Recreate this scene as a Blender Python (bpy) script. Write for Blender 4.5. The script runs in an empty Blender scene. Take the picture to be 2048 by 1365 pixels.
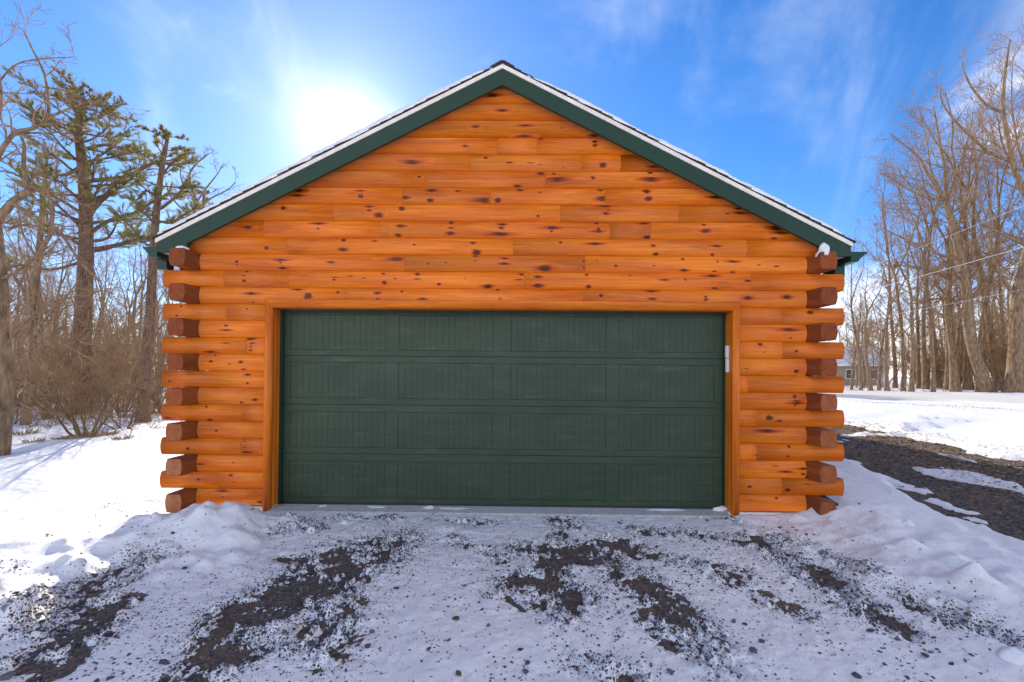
import bpy, bmesh, math, random
import numpy as np
from mathutils import Matrix, Vector

# ------------------------------------------------------------ camera, sky, sun, exposure
S = bpy.context.scene
FPX = 910.0
CAM = np.array([0.0, -5.0, 1.52])
YAW, PITCH, ROLL, SHY = 0.01127, 0.00938, 0.00867, 55.7
_cy, _sy, _cp, _sp = math.cos(YAW), math.sin(YAW), math.cos(PITCH), math.sin(PITCH)
FW = np.array([-_sy*_cp, _cy*_cp, _sp]); _r = np.array([_cy, _sy, 0.0]); _u = np.cross(_r, FW)
RT = _r*math.cos(ROLL) + _u*math.sin(ROLL); UP = -_r*math.sin(ROLL) + _u*math.cos(ROLL)

def ray(px, py):
    d = FW + RT*((px-1024)/FPX) - UP*((py-682.5-SHY)/FPX)
    return d
def at_y(px, py, y):
    d = ray(px, py); t = (y-CAM[1])/d[1]
    return CAM + d*t
def at_z(px, py, z=0.0):
    d = ray(px, py); t = (z-CAM[2])/d[2]
    return CAM + d*t

cam_d = bpy.data.cameras.new('camera'); cam = bpy.data.objects.new('camera', cam_d)
S.collection.objects.link(cam); S.camera = cam
cam_d.sensor_width = 36.0; cam_d.lens = FPX/2048*36; cam_d.shift_y = SHY/2048
cam_d.clip_start = 0.05; cam_d.clip_end = 3000
M = Matrix(((RT[0], UP[0], -FW[0]), (RT[1], UP[1], -FW[1]), (RT[2], UP[2], -FW[2]))).to_4x4()
M.translation = Vector(CAM); cam.matrix_world = M

SUN = ray(694, 274); SUN = SUN/np.linalg.norm(SUN)
ELEV = math.asin(SUN[2]); AZ = math.atan2(SUN[0], SUN[1])      # clockwise from +Y

W = bpy.data.worlds.new('World'); S.world = W; W.use_nodes = True
wn = W.node_tree.nodes; wl = W.node_tree.links; wn.clear()
def N(nodes, t, **kw):
    n = nodes.new(t)
    for k, v in kw.items():
        if k.startswith('i_'):
            key = k[2:]
            n.inputs[int(key) if key.isdigit() else key.replace('_', ' ')].default_value = v
        else: setattr(n, k, v)
    return n
sky = N(wn, 'ShaderNodeTexSky', sky_type='NISHITA'); sky.sun_disc = False
sky.sun_elevation = ELEV; sky.sun_rotation = AZ; sky.altitude = 400; sky.air_density = 1.0; sky.dust_density = 0.05; sky.ozone_density = 2.0
hs = N(wn, 'ShaderNodeHueSaturation'); hs.inputs['Saturation'].default_value = 1.36; hs.inputs['Value'].default_value = 0.405
wl.new(sky.outputs[0], hs.inputs['Color'])
geo = N(wn, 'ShaderNodeTexCoord')
# cloud: stretched noise on the sky direction, heavier out of view to brighten the shade
mp = N(wn, 'ShaderNodeMapping'); mp.inputs['Scale'].default_value = (1.5, 1.5, 2.6); mp.inputs['Rotation'].default_value = (0.3, 0.5, 0.3)
wl.new(geo.outputs['Generated'], mp.inputs['Vector'])
n1 = N(wn, 'ShaderNodeTexNoise'); n1.inputs['Scale'].default_value = 1.7; n1.inputs['Detail'].default_value = 9; n1.inputs['Roughness'].default_value = 0.56; n1.inputs['Distortion'].default_value = 0.35
wl.new(mp.outputs[0], n1.inputs['Vector'])
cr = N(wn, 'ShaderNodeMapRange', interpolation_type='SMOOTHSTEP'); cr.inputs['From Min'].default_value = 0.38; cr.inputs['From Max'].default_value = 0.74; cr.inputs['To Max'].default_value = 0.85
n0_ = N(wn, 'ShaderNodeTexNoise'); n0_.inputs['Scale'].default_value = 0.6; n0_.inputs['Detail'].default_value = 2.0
mp0 = N(wn, 'ShaderNodeMapping'); mp0.inputs['Location'].default_value = (30.44, -6.4, 16.7); wl.new(geo.outputs['Generated'], mp0.inputs['Vector']); wl.new(mp0.outputs[0], n0_.inputs['Vector'])  # offset keeps the view mostly clear, with the added cloud outside it
cv = N(wn, 'ShaderNodeMapRange'); cv.inputs['From Min'].default_value = 0.35; cv.inputs['From Max'].default_value = 0.60; cv.inputs['To Min'].default_value = -0.17; cv.inputs['To Max'].default_value = 0.26; wl.new(n0_.outputs['Fac'], cv.inputs['Value'])  # cover raised so that unseen cloud lifts the ambient light
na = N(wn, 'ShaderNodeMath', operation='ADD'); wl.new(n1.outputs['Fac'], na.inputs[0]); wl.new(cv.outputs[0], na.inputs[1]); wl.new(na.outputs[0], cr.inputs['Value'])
# sunlight scattered by the thin cirrus and by the air round the sun
nv = N(wn, 'ShaderNodeVectorMath', operation='NORMALIZE'); wl.new(geo.outputs['Generated'], nv.inputs[0])
dt = N(wn, 'ShaderNodeVectorMath', operation='DOT_PRODUCT'); dt.inputs[1].default_value = tuple(SUN); wl.new(nv.outputs[0], dt.inputs[0])
ac = N(wn, 'ShaderNodeMath', operation='ARCCOSINE'); wl.new(dt.outputs['Value'], ac.inputs[0])
def expo(scale, amp):
    a = N(wn, 'ShaderNodeMath', operation='MULTIPLY'); a.inputs[1].default_value = -1.0/scale; wl.new(ac.outputs[0], a.inputs[0])
    b = N(wn, 'ShaderNodeMath', operation='EXPONENT'); wl.new(a.outputs[0], b.inputs[0])
    c = N(wn, 'ShaderNodeMath', operation='MULTIPLY'); c.inputs[1].default_value = amp; wl.new(b.outputs[0], c.inputs[0]); return c
GL1, GL2 = expo(0.030, 9.0), expo(0.20, 1.15)
gs = N(wn, 'ShaderNodeMath', operation='ADD'); wl.new(GL1.outputs[0], gs.inputs[0]); wl.new(GL2.outputs[0], gs.inputs[1])
cm = N(wn, 'ShaderNodeMixRGB', blend_type='MIX'); cm.inputs[2].default_value = (5.6, 5.4, 5.4, 1)
tn = N(wn, 'ShaderNodeVectorMath', operation='MULTIPLY'); tn.inputs[1].default_value = (1.0, 0.90, 1.06); wl.new(hs.outputs[0], tn.inputs[0])
wm = N(wn, 'ShaderNodeMapping'); wm.inputs['Scale'].default_value = (2.2, 2.2, 1.6); wm.inputs['Rotation'].default_value = (0.5, 0.9, 0.2); wm.inputs['Location'].default_value = (4.2, 1.1, 0.4); wl.new(geo.outputs['Generated'], wm.inputs['Vector'])
n2 = N(wn, 'ShaderNodeTexNoise'); n2.inputs['Scale'].default_value = 1.6; n2.inputs['Detail'].default_value = 8; n2.inputs['Roughness'].default_value = 0.55; n2.inputs['Distortion'].default_value = 0.5; wl.new(wm.outputs[0], n2.inputs['Vector'])
w2 = N(wn, 'ShaderNodeMapRange', interpolation_type='SMOOTHSTEP'); w2.inputs['From Min'].default_value = 0.50; w2.inputs['From Max'].default_value = 0.78; w2.inputs['To Max'].default_value = 0.30; wl.new(n2.outputs['Fac'], w2.inputs['Value'])
c0 = N(wn, 'ShaderNodeMixRGB', blend_type='MIX'); c0.inputs[2].default_value = (2.6, 2.7, 2.9, 1); wl.new(w2.outputs[0], c0.inputs[0]); wl.new(tn.outputs[0], c0.inputs[1])
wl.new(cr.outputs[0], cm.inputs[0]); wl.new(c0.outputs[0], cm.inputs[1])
gc = N(wn, 'ShaderNodeVectorMath', operation='SCALE'); gc.inputs[0].default_value = (1.0, 0.98, 0.93); wl.new(gs.outputs[0], gc.inputs['Scale'])
ad = N(wn, 'ShaderNodeVectorMath', operation='ADD'); wl.new(cm.outputs[0], ad.inputs[0]); wl.new(gc.outputs[0], ad.inputs[1])
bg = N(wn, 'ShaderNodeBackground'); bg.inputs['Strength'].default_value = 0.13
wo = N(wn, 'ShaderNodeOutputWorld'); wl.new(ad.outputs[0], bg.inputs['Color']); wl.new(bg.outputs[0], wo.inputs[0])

sd = bpy.data.lights.new('sun', 'SUN'); sd.energy = 1.6; sd.angle = math.radians(0.5); sd.color = (1.0, 0.93, 0.82)
so = bpy.data.objects.new('sun', sd); S.collection.objects.link(so)
so.rotation_euler = Vector(SUN).to_track_quat('Z', 'Y').to_euler(); so.location = (0, 0, 20)
S.view_settings.view_transform = 'Standard'; S.view_settings.look = 'None'; S.view_settings.gamma = 1.0
S.view_settings.exposure = 1.93; S.view_settings.use_curve_mapping = False
S.cycles.max_bounces = 8; S.cycles.diffuse_bounces = 4

# ------------------------------------------------------------ helpers
COL = S.collection
def prop(o, label=None, cat=None, group=None, kind=None):
    if label: o['label'] = label
    if cat: o['category'] = cat
    if group: o['group'] = group
    if kind: o['kind'] = kind
    return o
def empty(name, loc=(0, 0, 0), rz=0):
    o = bpy.data.objects.new(name, None); o.location = loc; o.rotation_euler = (0, 0, rz); o.empty_display_size = 0.2
    COL.objects.link(o); return o
def link(name, me, parent=None):
    o = bpy.data.objects.new(name, me); COL.objects.link(o)
    if parent is not None: o.parent = parent
    return o
class MB:
    def __init__(s): s.v = []; s.f = []; s.uv = []; s.mi = []; s.a = {}; s.sm = []
    def box(s, x0, x1, y0, y1, z0, z1, mi=0):
        b = len(s.v)
        s.v += [(x0,y0,z0),(x1,y0,z0),(x1,y1,z0),(x0,y1,z0),(x0,y0,z1),(x1,y0,z1),(x1,y1,z1),(x0,y1,z1)]
        for q in ((0,3,2,1),(4,5,6,7),(0,1,5,4),(1,2,6,5),(2,3,7,6),(3,0,4,7)): s.face([b+i for i in q], mi=mi)
        return s
    def face(s, idx, uv=None, mi=0, sm=False):
        s.f.append(tuple(idx)); s.mi.append(mi); s.sm.append(sm); s.uv.append(uv if uv else [(0, 0)]*len(idx))
    def prism(s, poly, fn, d0, d1, mi=0):
        """poly of 2-D points, fn(a,b,d) -> xyz, closed"""
        n = len(poly); b = len(s.v)
        s.v += [fn(p[0], p[1], d0) for p in poly] + [fn(p[0], p[1], d1) for p in poly]
        s.face(list(range(b, b+n)), mi=mi); s.face(list(range(b+2*n-1, b+n-1, -1)), mi=mi)
        for i in range(n): s.face([b+i, b+n+i, b+n+(i+1) % n, b+(i+1) % n], mi=mi)
        return s
    def tube(s, pts, rad, sides=6, cap=True, mi=0):
        b0 = len(s.v); n = len(pts); up = (0, 0, 1)
        for i, p in enumerate(pts):
            a = pts[max(i-1, 0)]; c = pts[min(i+1, n-1)]
            tx, ty, tz = c[0]-a[0], c[1]-a[1], c[2]-a[2]
            l = math.sqrt(tx*tx+ty*ty+tz*tz) or 1; tx /= l; ty /= l; tz /= l
            if i == 0:
                if abs(tz) < 0.9: ux, uy, uz = -ty, tx, 0.0
                else: ux, uy, uz = 0.0, -tz, ty
            k = ux*tx+uy*ty+uz*tz; ux -= k*tx; uy -= k*ty; uz -= k*tz
            l = math.sqrt(ux*ux+uy*uy+uz*uz) or 1; ux /= l; uy /= l; uz /= l
            vx, vy, vz = ty*uz-tz*uy, tz*ux-tx*uz, tx*uy-ty*ux
            r = rad[i]
            for j in range(sides):
                ca = math.cos(6.28318*j/sides)*r; sa = math.sin(6.28318*j/sides)*r
                s.v.append((p[0]+ux*ca+vx*sa, p[1]+uy*ca+vy*sa, p[2]+uz*ca+vz*sa))
        for i in range(n-1):
            for j in range(sides):
                a = b0+i*sides+j; c = b0+i*sides+(j+1) % sides
                s.f.append((a, c, c+sides, a+sides)); s.mi.append(mi); s.sm.append(True); s.uv.append(None)
        if cap:
            s.f.append(tuple(range(b0+sides-1, b0-1, -1))); s.mi.append(mi); s.sm.append(False); s.uv.append(None)
            s.f.append(tuple(range(b0+(n-1)*sides, b0+n*sides))); s.mi.append(mi); s.sm.append(False); s.uv.append(None)
    def mesh(s, name, mats, uv=False):
        me = bpy.data.meshes.new(name); me.from_pydata(s.v, [], s.f)
        for m in (mats if isinstance(mats, (list, tuple)) else [mats]): me.materials.append(m)
        me.polygons.foreach_set('material_index', s.mi); me.polygons.foreach_set('use_smooth', s.sm)
        if uv:
            u = me.uv_layers.new(name='UVMap'); flat = []
            for i, q in enumerate(s.uv):
                q = q or [(0, 0)]*len(s.f[i])
                for t in q: flat += (t[0], t[1])
            u.data.foreach_set('uv', flat)
        for k, vals in s.a.items():
            at = me.attributes.new(k, 'FLOAT', 'POINT'); at.data.foreach_set('value', vals)
        me.update(); return me
    def obj(s, name, mats, parent=None, uv=False): return link(name, s.mesh(name, mats, uv), parent)

def np_mesh(name, V, F, mats, smooth=True, col=None):
    me = bpy.data.meshes.new(name); V = np.asarray(V, np.float32); F = np.asarray(F, np.int32)
    me.vertices.add(len(V)); me.vertices.foreach_set('co', V.ravel()); k = F.shape[1]
    me.loops.add(F.size); me.loops.foreach_set('vertex_index', F.ravel())
    me.polygons.add(len(F)); me.polygons.foreach_set('loop_start', np.arange(0, F.size, k, dtype=np.int32))
    me.polygons.foreach_set('loop_total', np.full(len(F), k, np.int32))
    me.polygons.foreach_set('use_smooth', np.full(len(F), smooth))
    me.materials.append(mats)
    if col is not None:
        ca = me.color_attributes.new('tone', 'FLOAT_COLOR', 'POINT')
        c4 = np.ones((len(V), 4), np.float32); c4[:, :3] = col; ca.data.foreach_set('color', c4.ravel())
    me.update(calc_edges=True); return me

def _hash(ix, iy, seed):
    h = (ix.astype(np.int64)*374761393 + iy.astype(np.int64)*668265263 + seed*1442695041) & 0xffffffff
    h = ((h ^ (h >> 13))*1274126177) & 0xffffffff
    h = (h ^ (h >> 16)) & 0xffffff
    return h/float(0xffffff)
def vnoise(x, y, seed=0):
    ix, iy = np.floor(x), np.floor(y); fx, fy = x-ix, y-iy
    fx = fx*fx*fx*(fx*(fx*6-15)+10); fy = fy*fy*fy*(fy*(fy*6-15)+10)
    a = _hash(ix, iy, seed); b = _hash(ix+1, iy, seed); c = _hash(ix, iy+1, seed); d = _hash(ix+1, iy+1, seed)
    return (a*(1-fx)+b*fx)*(1-fy)+(c*(1-fx)+d*fx)*fy - 0.5
def fbm(x, y, octv=4, seed=0, gain=0.5):
    s = 0; a = 1.0
    for o in range(octv):
        s = s + a*vnoise(x*2**o+17.3*o, y*2**o-9.1*o, seed+o); a *= gain
    return s
def sstep(a, b, x):
    t = np.clip((x-a)/(b-a), 0, 1); return t*t*(3-2*t)

# ------------------------------------------------------------ materials
def new_mat(name, rough=0.6, base=(0.5, 0.5, 0.5), spec=0.5):
    m = bpy.data.materials.new(name); m.use_nodes = True
    b = m.node_tree.nodes['Principled BSDF']; b.inputs['Roughness'].default_value = rough
    b.inputs['Base Color'].default_value = (*base, 1); b.inputs['Specular IOR Level'].default_value = spec
    return m, m.node_tree.nodes, m.node_tree.links, b
def noise(n, l, vec, scale, detail=4, rough=0.55, dist=0.0):
    t = N(n, 'ShaderNodeTexNoise'); t.inputs['Scale'].default_value = scale; t.inputs['Detail'].default_value = detail
    t.inputs['Roughness'].default_value = rough; t.inputs['Distortion'].default_value = dist
    if vec is not None: l.new(vec, t.inputs['Vector'])
    return t.outputs['Fac']
def mapping(n, l, src, scale=(1, 1, 1), loc=(0, 0, 0)):
    m = N(n, 'ShaderNodeMapping'); m.inputs['Scale'].default_value = scale; m.inputs['Location'].default_value = loc
    l.new(src, m.inputs['Vector']); return m.outputs[0]
def ramp(n, l, fac, stops):
    r = N(n, 'ShaderNodeValToRGB'); e = r.color_ramp.elements
    while len(e) < len(stops): e.new(0.5)
    for i, (p, c) in enumerate(stops): e[i].position = p; e[i].color = (*c, 1)
    l.new(fac, r.inputs[0]); return r.outputs[0]
def mix(n, l, fac, a, b, mode='MIX'):
    m = N(n, 'ShaderNodeMixRGB', blend_type=mode)
    for i, v in enumerate((fac, a, b)):
        if isinstance(v, (int, float)): m.inputs[i].default_value = v
        elif isinstance(v, tuple): m.inputs[i].default_value = (*v, 1)
        else: l.new(v, m.inputs[i])
    return m.outputs[0]
def rng_map(n, l, v, a, b, c=0.0, d=1.0):
    m = N(n, 'ShaderNodeMapRange'); m.inputs[1].default_value = a; m.inputs[2].default_value = b
    m.inputs[3].default_value = c; m.inputs[4].default_value = d; l.new(v, m.inputs[0]); return m.outputs[0]
def bump(n, l, b, h, strength=0.3, dist=0.01):
    u = N(n, 'ShaderNodeBump'); u.inputs['Strength'].default_value = strength; u.inputs['Distance'].default_value = dist
    l.new(h, u.inputs['Height']); l.new(u.outputs[0], b.inputs['Normal']); return u

def wood_mat(name, light, mid, dark, rough=0.42):
    m, n, l, b = new_mat(name, rough)
    uv = N(n, 'ShaderNodeUVMap', uv_map='UVMap').outputs[0]
    oi = N(n, 'ShaderNodeObjectInfo')
    off = N(n, 'ShaderNodeVectorMath', operation='SCALE'); off.inputs[0].default_value = (37.0, 11.0, 5.0); l.new(oi.outputs['Random'], off.inputs['Scale'])
    ps = N(n, 'ShaderNodeVectorMath', operation='ADD'); l.new(uv, ps.inputs[0]); l.new(off.outputs[0], ps.inputs[1]); p = ps.outputs[0]
    broad = noise(n, l, mapping(n, l, p, (1.1, 9.0, 1)), 1.0, 3, 0.5, 0.6)
    fine = noise(n, l, mapping(n, l, p, (2.2, 60.0, 1)), 1.0, 5, 0.6, 0.5)
    c = ramp(n, l, broad, [(0.18, dark), (0.44, mid), (0.68, light)])
    f2 = rng_map(n, l, fine, 0.35, 0.65, 0.80, 1.10)
    cf = N(n, 'ShaderNodeVectorMath', operation='SCALE'); l.new(c, cf.inputs[0]); l.new(f2, cf.inputs['Scale'])
    # fine dark checks along the grain
    chk = noise(n, l, mapping(n, l, p, (1.6, 55.0, 3)), 1.0, 2, 0.4, 0.3)
    cm_ = rng_map(n, l, chk, 0.70, 0.76, 0.0, 0.55)
    c2 = mix(n, l, cm_, cf.outputs[0], (0.10, 0.022, 0.006))
    # per-board tone
    rv = rng_map(n, l, oi.outputs['Random'], 0, 1, 0.80, 1.10)
    c3 = N(n, 'ShaderNodeVectorMath', operation='SCALE'); l.new(c2, c3.inputs[0]); l.new(rv, c3.inputs['Scale'])
    at = N(n, 'ShaderNodeAttribute', attribute_name='knot').outputs['Fac']
    jit = noise(n, l, mapping(n, l, uv, (90, 90, 1)), 1.0, 3, 0.6)
    ka = N(n, 'ShaderNodeMath', operation='ADD'); l.new(at, ka.inputs[0]); 
    kj = rng_map(n, l, jit, 0.2, 0.8, -0.22, 0.22)
    km = N(n, 'ShaderNodeMath', operation='MULTIPLY'); l.new(kj, km.inputs[0]); l.new(rng_map(n, l, at, 0.0, 0.3), km.inputs[1]); l.new(km.outputs[0], ka.inputs[1])
    kc = ramp(n, l, ka.outputs[0], [(0.0, (1, 1, 1)), (0.30, (0.80, 0.55, 0.45)), (0.55, (0.13, 0.10, 0.14)), (0.80, (0.23, 0.19, 0.32)), (1.0, (0.06, 0.06, 0.16))])
    c4 = mix(n, l, 1.0, c3.outputs[0], kc, 'MULTIPLY')
    l.new(c4, b.inputs['Base Color'])
    b.inputs['Specular IOR Level'].default_value = 0.28; b.inputs['Coat Weight'].default_value = 0.05; b.inputs['Coat Roughness'].default_value = 0.25
    bump(n, l, b, fine, 0.25, 0.004); return m
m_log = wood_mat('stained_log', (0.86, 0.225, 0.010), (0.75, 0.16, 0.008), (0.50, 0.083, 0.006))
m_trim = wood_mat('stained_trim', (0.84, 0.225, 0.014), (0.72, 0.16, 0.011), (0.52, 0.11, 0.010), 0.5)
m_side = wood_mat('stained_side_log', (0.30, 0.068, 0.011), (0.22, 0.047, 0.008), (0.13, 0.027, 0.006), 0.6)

def end_mat(name, ca, cb, crack):
    m, n, l, b = new_mat(name, 0.7, (.3, .1, .05), 0.2)
    uv = N(n, 'ShaderNodeUVMap', uv_map='UVMap').outputs[0]
    oi = N(n, 'ShaderNodeObjectInfo')
    w = noise(n, l, mapping(n, l, uv, (9, 9, 1)), 1.0, 3)
    ln = N(n, 'ShaderNodeVectorMath', operation='LENGTH'); l.new(uv, ln.inputs[0])
    a = N(n, 'ShaderNodeMath', operation='MULTIPLY_ADD'); l.new(w, a.inputs[0]); a.inputs[1].default_value = 0.03; l.new(ln.outputs['Value'], a.inputs[2])
    s_ = N(n, 'ShaderNodeMath', operation='MULTIPLY'); l.new(a.outputs[0], s_.inputs[0]); s_.inputs[1].default_value = 560.0
    sn = N(n, 'ShaderNodeMath', operation='SINE'); l.new(s_.outputs[0], sn.inputs[0])
    rings = rng_map(n, l, sn.outputs[0], -1, 1)
    # radial checks: noise over the angle
    nm = N(n, 'ShaderNodeVectorMath', operation='NORMALIZE'); l.new(uv, nm.inputs[0])
    of = N(n, 'ShaderNodeVectorMath', operation='SCALE'); of.inputs[0].default_value = (0, 0, 40.0); l.new(oi.outputs['Random'], of.inputs['Scale'])
    ad_ = N(n, 'ShaderNodeVectorMath', operation='ADD'); l.new(nm.outputs[0], ad_.inputs[0]); l.new(of.outputs[0], ad_.inputs[1])
    rad = noise(n, l, ad_.outputs[0], 7.0, 3, 0.7)
    rc = rng_map(n, l, rad, 0.57, 0.64, 0.0, 0.85)
    stain = noise(n, l, mapping(n, l, uv, (14, 14, 1), (3, 3, 0)), 1.0, 3)
    c = mix(n, l, rings, ca, cb)
    c = mix(n, l, rng_map(n, l, stain, 0.4, 0.75, 0.0, 0.5), c, (0.16, 0.035, 0.014))
    c = mix(n, l, rc, c, crack)
    rv = rng_map(n, l, oi.outputs['Random'], 0, 1, 0.8, 1.2)
    c3 = N(n, 'ShaderNodeVectorMath', operation='SCALE'); l.new(c, c3.inputs[0]); l.new(rv, c3.inputs['Scale'])
    l.new(c3.outputs[0], b.inputs['Base Color']); bump(n, l, b, rad, 0.3, 0.004); return m
m_end = end_mat('log_end_grain', (0.35, 0.082, 0.020), (0.22, 0.048, 0.012), (0.05, 0.015, 0.008))
m_end_mid = end_mat('log_end_grain_mid', (0.46, 0.145, 0.05), (0.29, 0.078, 0.026), (0.06, 0.02, 0.01))
m_end_pale = end_mat('log_end_grain_worn', (0.50, 0.20, 0.085), (0.40, 0.14, 0.055), (0.10, 0.045, 0.022))

def simple(name, c, rough=0.5, spec=0.5, var=0.12, scale=8.0, bumpd=0.0, bscale=60):
    m, n, l, b = new_mat(name, rough, c, spec)
    tc = N(n, 'ShaderNodeTexCoord').outputs['Object']
    f = noise(n, l, tc, scale, 5)
    k = rng_map(n, l, f, 0.3, 0.7, 1-var, 1+var)
    v = N(n, 'ShaderNodeVectorMath', operation='SCALE'); v.inputs[0].default_value = c; l.new(k, v.inputs['Scale']); l.new(v.outputs[0], b.inputs['Base Color'])
    if bumpd: bump(n, l, b, noise(n, l, tc, bscale, 4), 0.5, bumpd)
    return m
m_green = simple('green_paint', (0.022, 0.050, 0.031), 0.5, 0.22, 0.06, 5)
m_gutter = simple('green_aluminium', (0.007, 0.040, 0.025), 0.4, 0.35, 0.05)
m_cream = simple('cream_drip_edge', (0.80, 0.72, 0.62), 0.5)
m_soffit = simple('pale_soffit', (0.72, 0.70, 0.64), 0.6)
m_shingle = simple('dark_shingle', (0.055, 0.048, 0.044), 0.9, 0.3, 0.35, 60, 0.002, 300)
m_concrete = simple('concrete', (0.55, 0.52, 0.49), 0.85, 0.3, 0.18, 14, 0.002, 120)
m_white = simple('white_plastic', (0.75, 0.73, 0.74), 0.45)
m_rubber = simple('black_rubber', (0.02, 0.022, 0.02), 0.6)
m_wire = simple('wire_white', (0.75, 0.75, 0.78), 0.5)
m_tanwall = simple('tan_siding', (0.35, 0.29, 0.20), 0.8)
m_glass_dark = simple('dark_window', (0.03, 0.035, 0.045), 0.15)

def door_mat():
    m, n, l, b = new_mat('green_steel_door', 0.36, (0.05, 0.08, 0.06), 0.25)
    tc = N(n, 'ShaderNodeTexCoord').outputs['Object']
    g = noise(n, l, mapping(n, l, tc, (5, 1, 90)), 1.0, 5, 0.6, 0.8)
    br = noise(n, l, mapping(n, l, tc, (1.3, 1, 4)), 1.0, 4, 0.6)
    c = ramp(n, l, br, [(0.3, (0.033, 0.056, 0.032)), (0.7, (0.047, 0.071, 0.041))])
    dust = noise(n, l, mapping(n, l, tc, (2.6, 1, 16)), 1.0, 6, 0.7)
    c = mix(n, l, rng_map(n, l, dust, 0.52, 0.8, 0, 0.45), c, (0.15, 0.15, 0.11))
    l.new(c, b.inputs['Base Color']); l.new(rng_map(n, l, g, 0.3, 0.7, 0.36, 0.52), b.inputs['Roughness'])
    bump(n, l, b, g, 0.5, 0.0025); return m
m_door = door_mat()

def snow_mat(name, tint=(0.905, 0.88, 0.865), dirt=0.0, rough=0.55):
    m, n, l, b = new_mat(name, rough, tint, 0.35)
    tc = N(n, 'ShaderNodeTexCoord').outputs['Object']
    a = noise(n, l, tc, 11.0, 6, 0.6); f = noise(n, l, tc, 95.0, 4, 0.65)
    c = mix(n, l, rng_map(n, l, a, 0.35, 0.7, 0, 1), tint, tuple(x*0.93 for x in tint))
    if dirt:
        d = noise(n, l, mapping(n, l, tc, (1, 1, 1), (5, 2, 0)), 1.4, 8, 0.72)
        sp = noise(n, l, tc, 120.0, 3, 0.6)
        dm = N(n, 'ShaderNodeMath', operation='MULTIPLY'); l.new(rng_map(n, l, d, 0.42, 0.62, 0.25, 1.0), dm.inputs[0]); l.new(rng_map(n, l, sp, 0.62, 0.70, 0.0, dirt), dm.inputs[1])
        c = mix(n, l, dm.outputs[0], c, (0.12, 0.095, 0.085))
        # gravel showing through where the snow is worn thin
        ga = N(n, 'ShaderNodeAttribute', attribute_name='worn').outputs['Fac']
        for sc_, lo, hi in ((62, 0.0, 0.62), (125, 0.02, 0.50)):
            wv = N(n, 'ShaderNodeTexVoronoi'); wv.inputs['Scale'].default_value = sc_; l.new(tc, wv.inputs['Vector'])
            sc3 = N(n, 'ShaderNodeSeparateColor'); l.new(wv.outputs['Color'], sc3.inputs[0])
            cl_ = noise(n, l, tc, 7.0, 4, 0.6)
            th = N(n, 'ShaderNodeMath', operation='MULTIPLY'); l.new(rng_map(n, l, ga, lo, 0.8, 0.0, hi), th.inputs[0]); l.new(rng_map(n, l, cl_, 0.35, 0.65, 0.25, 1.3), th.inputs[1])
            lt = N(n, 'ShaderNodeMath', operation='LESS_THAN'); l.new(sc3.outputs[0], lt.inputs[0]); l.new(th.outputs[0], lt.inputs[1])
            dd = N(n, 'ShaderNodeMath', operation='LESS_THAN'); l.new(wv.outputs['Distance'], dd.inputs[0]); dd.inputs[1].default_value = 0.46
            m2 = N(n, 'ShaderNodeMath', operation='MULTIPLY'); l.new(lt.outputs[0], m2.inputs[0]); l.new(dd.outputs[0], m2.inputs[1])
            gcol = ramp(n, l, sc3.outputs[1], [(0.0, (0.05, 0.048, 0.05)), (0.5, (0.10, 0.09, 0.09)), (0.8, (0.15, 0.10, 0.07)), (1.0, (0.22, 0.2, 0.19))])
            c = mix(n, l, m2.outputs[0], c, gcol)
    l.new(c, b.inputs['Base Color'])
    h = N(n, 'ShaderNodeMath', operation='MULTIPLY_ADD'); l.new(f, h.inputs[0]); h.inputs[1].default_value = 0.35; l.new(a, h.inputs[2])
    bump(n, l, b, h.outputs[0], 0.65, 0.03); return m
m_snow = snow_mat('snow', dirt=0.35)
m_snow_clean = snow_mat('clean_snow')
m_road = snow_mat('packed_road_snow', (0.74, 0.68, 0.60), dirt=0.3)

def gravel_mat():
    m, n, l, b = new_mat('gravel', 0.85, (0.08, 0.08, 0.08), 0.35)
    tc = N(n, 'ShaderNodeTexCoord').outputs['Object']
    v = N(n, 'ShaderNodeTexVoronoi'); v.inputs['Scale'].default_value = 46; l.new(tc, v.inputs['Vector'])
    v2 = N(n, 'ShaderNodeTexVoronoi'); v2.inputs['Scale'].default_value = 95; l.new(tc, v2.inputs['Vector'])
    sp = N(n, 'ShaderNodeSeparateColor'); l.new(v.outputs['Color'], sp.inputs[0])
    c = ramp(n, l, sp.outputs[0], [(0.0, (0.05, 0.045, 0.042)), (0.4, (0.11, 0.10, 0.10)), (0.7, (0.16, 0.13, 0.11)), (1.0, (0.24, 0.21, 0.19))])
    lf = noise(n, l, tc, 1.3, 6, 0.65)
    c = mix(n, l, rng_map(n, l, lf, 0.40, 0.64, 0.15, 0.75), c, (0.27, 0.165, 0.09))
    l.new(c, b.inputs['Base Color'])
    h = N(n, 'ShaderNodeMath', operation='ADD'); l.new(v.outputs['Distance'], h.inputs[0]); l.new(v2.outputs['Distance'], h.inputs[1])
    u = bump(n, l, b, h.outputs[0], 1.0, 0.02); u.invert = True; return m
m_gravel = gravel_mat()
def tone_mat(name, rough=0.8, mult=1.0):
    m, n, l, b = new_mat(name, rough, (0.1, 0.1, 0.1), 0.3)
    a = N(n, 'ShaderNodeAttribute', attribute_name='tone').outputs['Color']
    f = noise(n, l, N(n, 'ShaderNodeTexCoord').outputs['Object'], 150, 3)
    v = N(n, 'ShaderNodeVectorMath', operation='SCALE'); l.new(a, v.inputs[0]); l.new(rng_map(n, l, f, 0.3, 0.7, 0.7*mult, 1.3*mult), v.inputs['Scale'])
    l.new(v.outputs[0], b.inputs['Base Color']); return m
m_stone = tone_mat('crushed_stone')

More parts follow.
